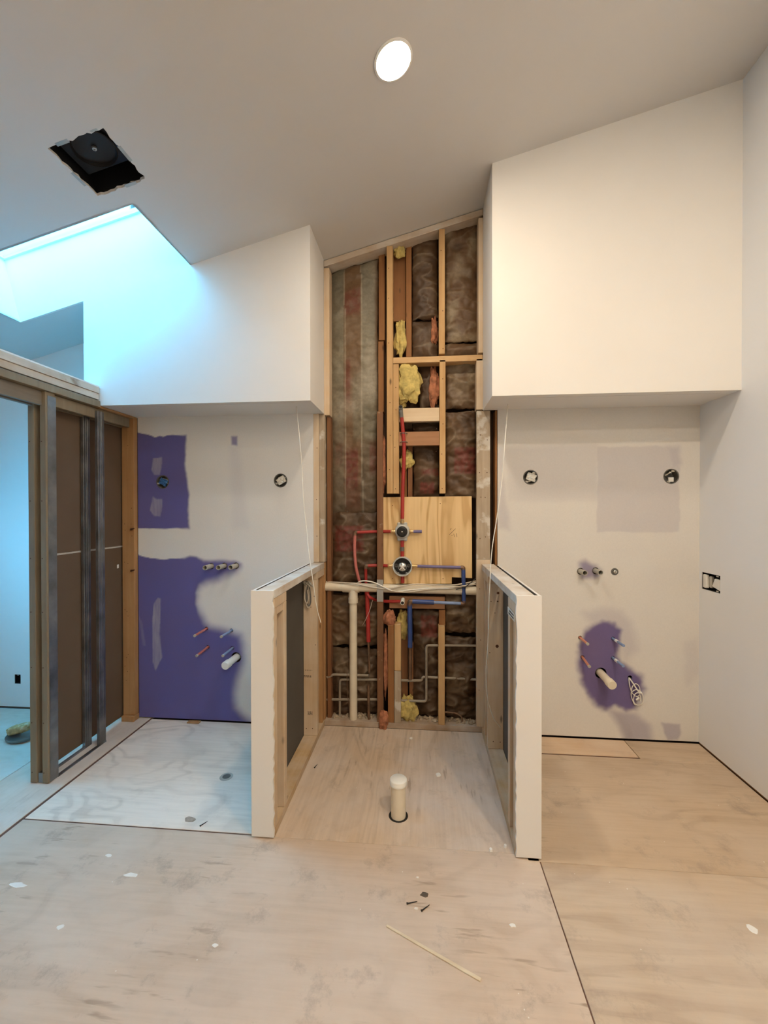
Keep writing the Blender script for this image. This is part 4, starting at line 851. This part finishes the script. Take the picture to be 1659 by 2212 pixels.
def chip(name, x, y, w, h, mat, label, seed, thick=.004, cat='debris', grp='plaster chips on the subfloor'):
    rr = random.Random(seed); c = aZ(x, y); sx = (aZ(x+w/2, y).x-aZ(x-w/2, y).x)/2; sy = (aZ(x, y-h/2).y-aZ(x, y+h/2).y)/2; n = 9
    base = [c+Vector((math.cos(2*math.pi*k/n)*sx*rr.uniform(.65, 1.1), math.sin(2*math.pi*k/n)*sy*rr.uniform(.65, 1.1), 0)) for k in range(n)]
    top_ = [c+(p-c)*.8+Vector((0, 0, thick)) for p in base]; mb = MB().rings([base, top_]); mb.smooth = False
    return tag(mb.build(name, mat), label, cat, grp)
chip('bark_chip', 917, 1933, 22, 12, 'grime', 'dark bark chip on the front subfloor above the two screws', 1, grp=None)
chip('plaster_smear', 38, 1911, 44, 13, 'chip', 'white plaster smear at the far left of the front subfloor', 2, .001)
chip('plaster_smear', 284, 1890, 36, 12, 'chip', 'white plaster smear left of the left half wall foot', 3, .001)
chip('plaster_smear', 235, 1848, 18, 8, 'chip', 'small white plaster smear just below the left floor joint', 4, .001)
chip('plaster_smear', 130, 2003, 16, 14, 'chip', 'round white plaster smear in the lower left', 5, .001)
chip('plaster_smear', 1625, 2007, 22, 22, 'chip', 'white plaster smear near the lower right edge', 6, .001)
chip('plaster_smear', 465, 2042, 16, 10, 'chip', 'faint plaster smear in the lower middle left', 12, .001)
chip('plaster_chip', 1060, 1837, 10, 9, 'chip', 'white plaster chip by the foot of the right half wall', 7, .008); chip('plaster_chip', 1092, 1829, 8, 9, 'chip', 'white plaster chip against the foot of the right half wall', 8, .008)
chip('plaster_chip', 947, 1674, 14, 12, 'chip', 'white plaster flake right of the shower drain stub', 9, .003); chip('plaster_chip', 888, 1595, 8, 5, 'chip', 'small white plaster chip near the shower sill', 10, .004)
chip('plaster_chip', 1107, 1999, 16, 10, 'chip', 'white plaster flake near the right floor seam', 11, .002); chip('plaster_chip', 902, 1896, 8, 4, 'chip', 'tiny white plaster chip above the bark chip', 13, .003); chip('plaster_chip', 899, 1963, 12, 5, 'chip', 'plaster crumb between the two loose screws', 14, .003)
chip('wood_patch', 410, 1770, 26, 16, 'knot', 'brown football shaped plywood patch at left', 15, .0006, grp=None)
fc = thing('floor_plug', aZ(489, 1678), 'round grey floor plug set in the left subfloor', 'plug')
c = aZ(489, 1678); MB().lathe(c, (0, 0, 1), [(.0002, .036), (.0012, .034), (.0014, .001)], 26).build('disc', 'conduit', fc); MB().lathe(c+Vector((0, .002, 0)), (0, 0, 1), [(.0015, .022), (.002, .020)], 20).build('inset', 'boxgrey', fc)
# tan foam scrap on a small grey tray in the closet
c = aZ(44, 1592); tr2 = MB().lathe(c+Vector((.03, 0, 0)), (0, 0, 1), [(0, .075), (.010, .092), (.026, .098), (.027, .095), (.006, .072), (.006, .001)], 30).build('metal_tray', 'pan'); tag(tr2, 'shallow grey tray on the closet floor', 'tray')
mb = MB(); rs = []
c2 = c+Vector((-.005, .0, .055)); NU, NV = 22, 12
for j in range(NV+1):
    th = math.pi*(j+.02)/(NV+.04); rg = []
    for i in range(NU):
        ph = 2*math.pi*i/NU; dd = Vector((math.sin(th)*math.cos(ph), math.sin(th)*math.sin(ph), math.cos(th))); dd = Vector([math.copysign(abs(x_)**.5, x_) for x_ in dd])
        k = 1+.16*noise.noise(dd*3); rg.append(c2+Vector((dd.x*.072*k, dd.y*.035*k, dd.z*.026*k+dd.x*.018)))
    rs.append(rg)
tag(mb.rings(rs).build('foam_block', 'sponge'), 'rough tan foam block resting on the closet tray', 'foam')

# ------------------------------------------------------------------ exhaust fan housing in the ceiling hole
fx, fy = (FN[0]+FN[1])/2, (FN[2]+FN[3])/2; FO = cz(fx, fy); EY = Vector((0, 1, 0))
def F(u, v, w_): return FO+EX*u+EY*v+ND*w_
fan = thing('exhaust_fan', FO, 'uncovered black exhaust fan housing in a ragged ceiling hole', 'fan')
hu, hv = (FN[1]-FN[0])/2*1.035, (FN[3]-FN[2])/2
def fbox(name, mat, u0, u1, v0, v1, w0, w1): return MB().hexa([F(u0, v0, w0), F(u1, v0, w0), F(u1, v1, w0), F(u0, v1, w0), F(u0, v0, w1), F(u1, v0, w1), F(u1, v1, w1), F(u0, v1, w1)]).build(name, mat, fan)
mb = MB(); ou, iu, hh = (hu, hv), (hu-.016, hv-.016), .16
n = 14; ring_o, ring_i = [], []
rr = random.Random(5)
for side in range(4):
    for k in range(n):
        t_ = -1+2*k/n; a_ = [(t_, -1), (1, t_), (-t_, 1), (-1, -t_)][side]; ring_o.append((a_[0]*hu, a_[1]*hv)); j_ = rr.uniform(-.006, .005)
        ring_i.append((a_[0]*(hu-.014+j_), a_[1]*(hv-.014+j_)))
mb.rings([[F(u, v, .0125) for u, v in ring_o], [F(u, v, 0) for u, v in ring_o], [F(u, v, 0) for u, v in ring_i], [F(u, v, .0125) for u, v in ring_i]], (False, False)); mb.smooth = False
mb.build('torn_drywall_edge', 'ceil', fan)
fbox('housing_side', 'black', -hu, -hu+.003, -hv, hv, .013, hh); fbox('housing_side', 'black', hu-.003, hu, -hv, hv, .013, hh); fbox('housing_side', 'black', -hu, hu, -hv, -hv+.003, .013, hh); fbox('housing_side', 'black', -hu, hu, hv-.003, hv, .013, hh)
fbox('housing_top', 'black', -hu, hu, -hv, hv, hh, hh+.004); fbox('motor_plate', 'fanblue', -hu+.02, hu-.006, -hv+.006, hv-.05, .075, .080)
MB().lathe(F(.0, -.012, .074), -ND, [(0, .088), (.014, .088), (.016, .084), (.004, .080), (.003, .001)], 40).build('blower_ring', 'black', fan)
MB().lathe(F(.0, -.012, .068), -ND, [(0, .010), (.008, .009), (.009, .004), (.004, .003)], 16).build('hub_nut', 'zinc', fan)
for u0, u1, v0, v1 in ((-.085, -.03, -hv+.004, -hv+.020), (hu-.020, hu-.006, -.045, .03), (.02, .075, hv-.022, hv-.006), (-hu+.004, -hu+.016, -.01, .065), (.07, .10, -hv+.006, -hv+.014)): fbox('mounting_tab', 'zinc', u0, u1, v0, v1, -.0005, .002)

bx_ = MB(); q0 = aZ(414, 1553); q1 = aZ(437, 1557); bx_.box(q0.x, q1.x, -.045, -.013, .0005, .009); tag(bx_.build('notch_block', 'endstud', None, .002), 'small brown block in place of a floor notch under the left purple board', 'wood scrap')  # brown block standing in for the dark notch cut in the subfloor

# ------------------------------------------------------------------ ceiling fittings
def recessed(x, y, mat, label):
    c = cz(x, y); t = thing('recessed_light', c, label, 'light')
    MB().lathe(c-ND*.0005, -ND, [(0, .082), (.004, .082), (.006, .078), (.006, .073), (.0035, .072)], 40).build('trim_ring', 'trim', t)
    MB().lathe(c-ND*.0036, -ND, [(0, .0735), (.0008, .0735), (.001, .001)], 40).build('lens', mat, t); return t
recessed(-.022, -1.076, 'lamp', 'glowing round recessed light in the sloped ceiling')
recessed(1.15, -2.6, 'lamp2', 'round recessed light above and behind the viewer, on the right')
recessed(.75, -3.7, 'lamp2', 'added unseen fill light far behind the viewer near the rear wall')  # extra lamp added out of view to brighten the room
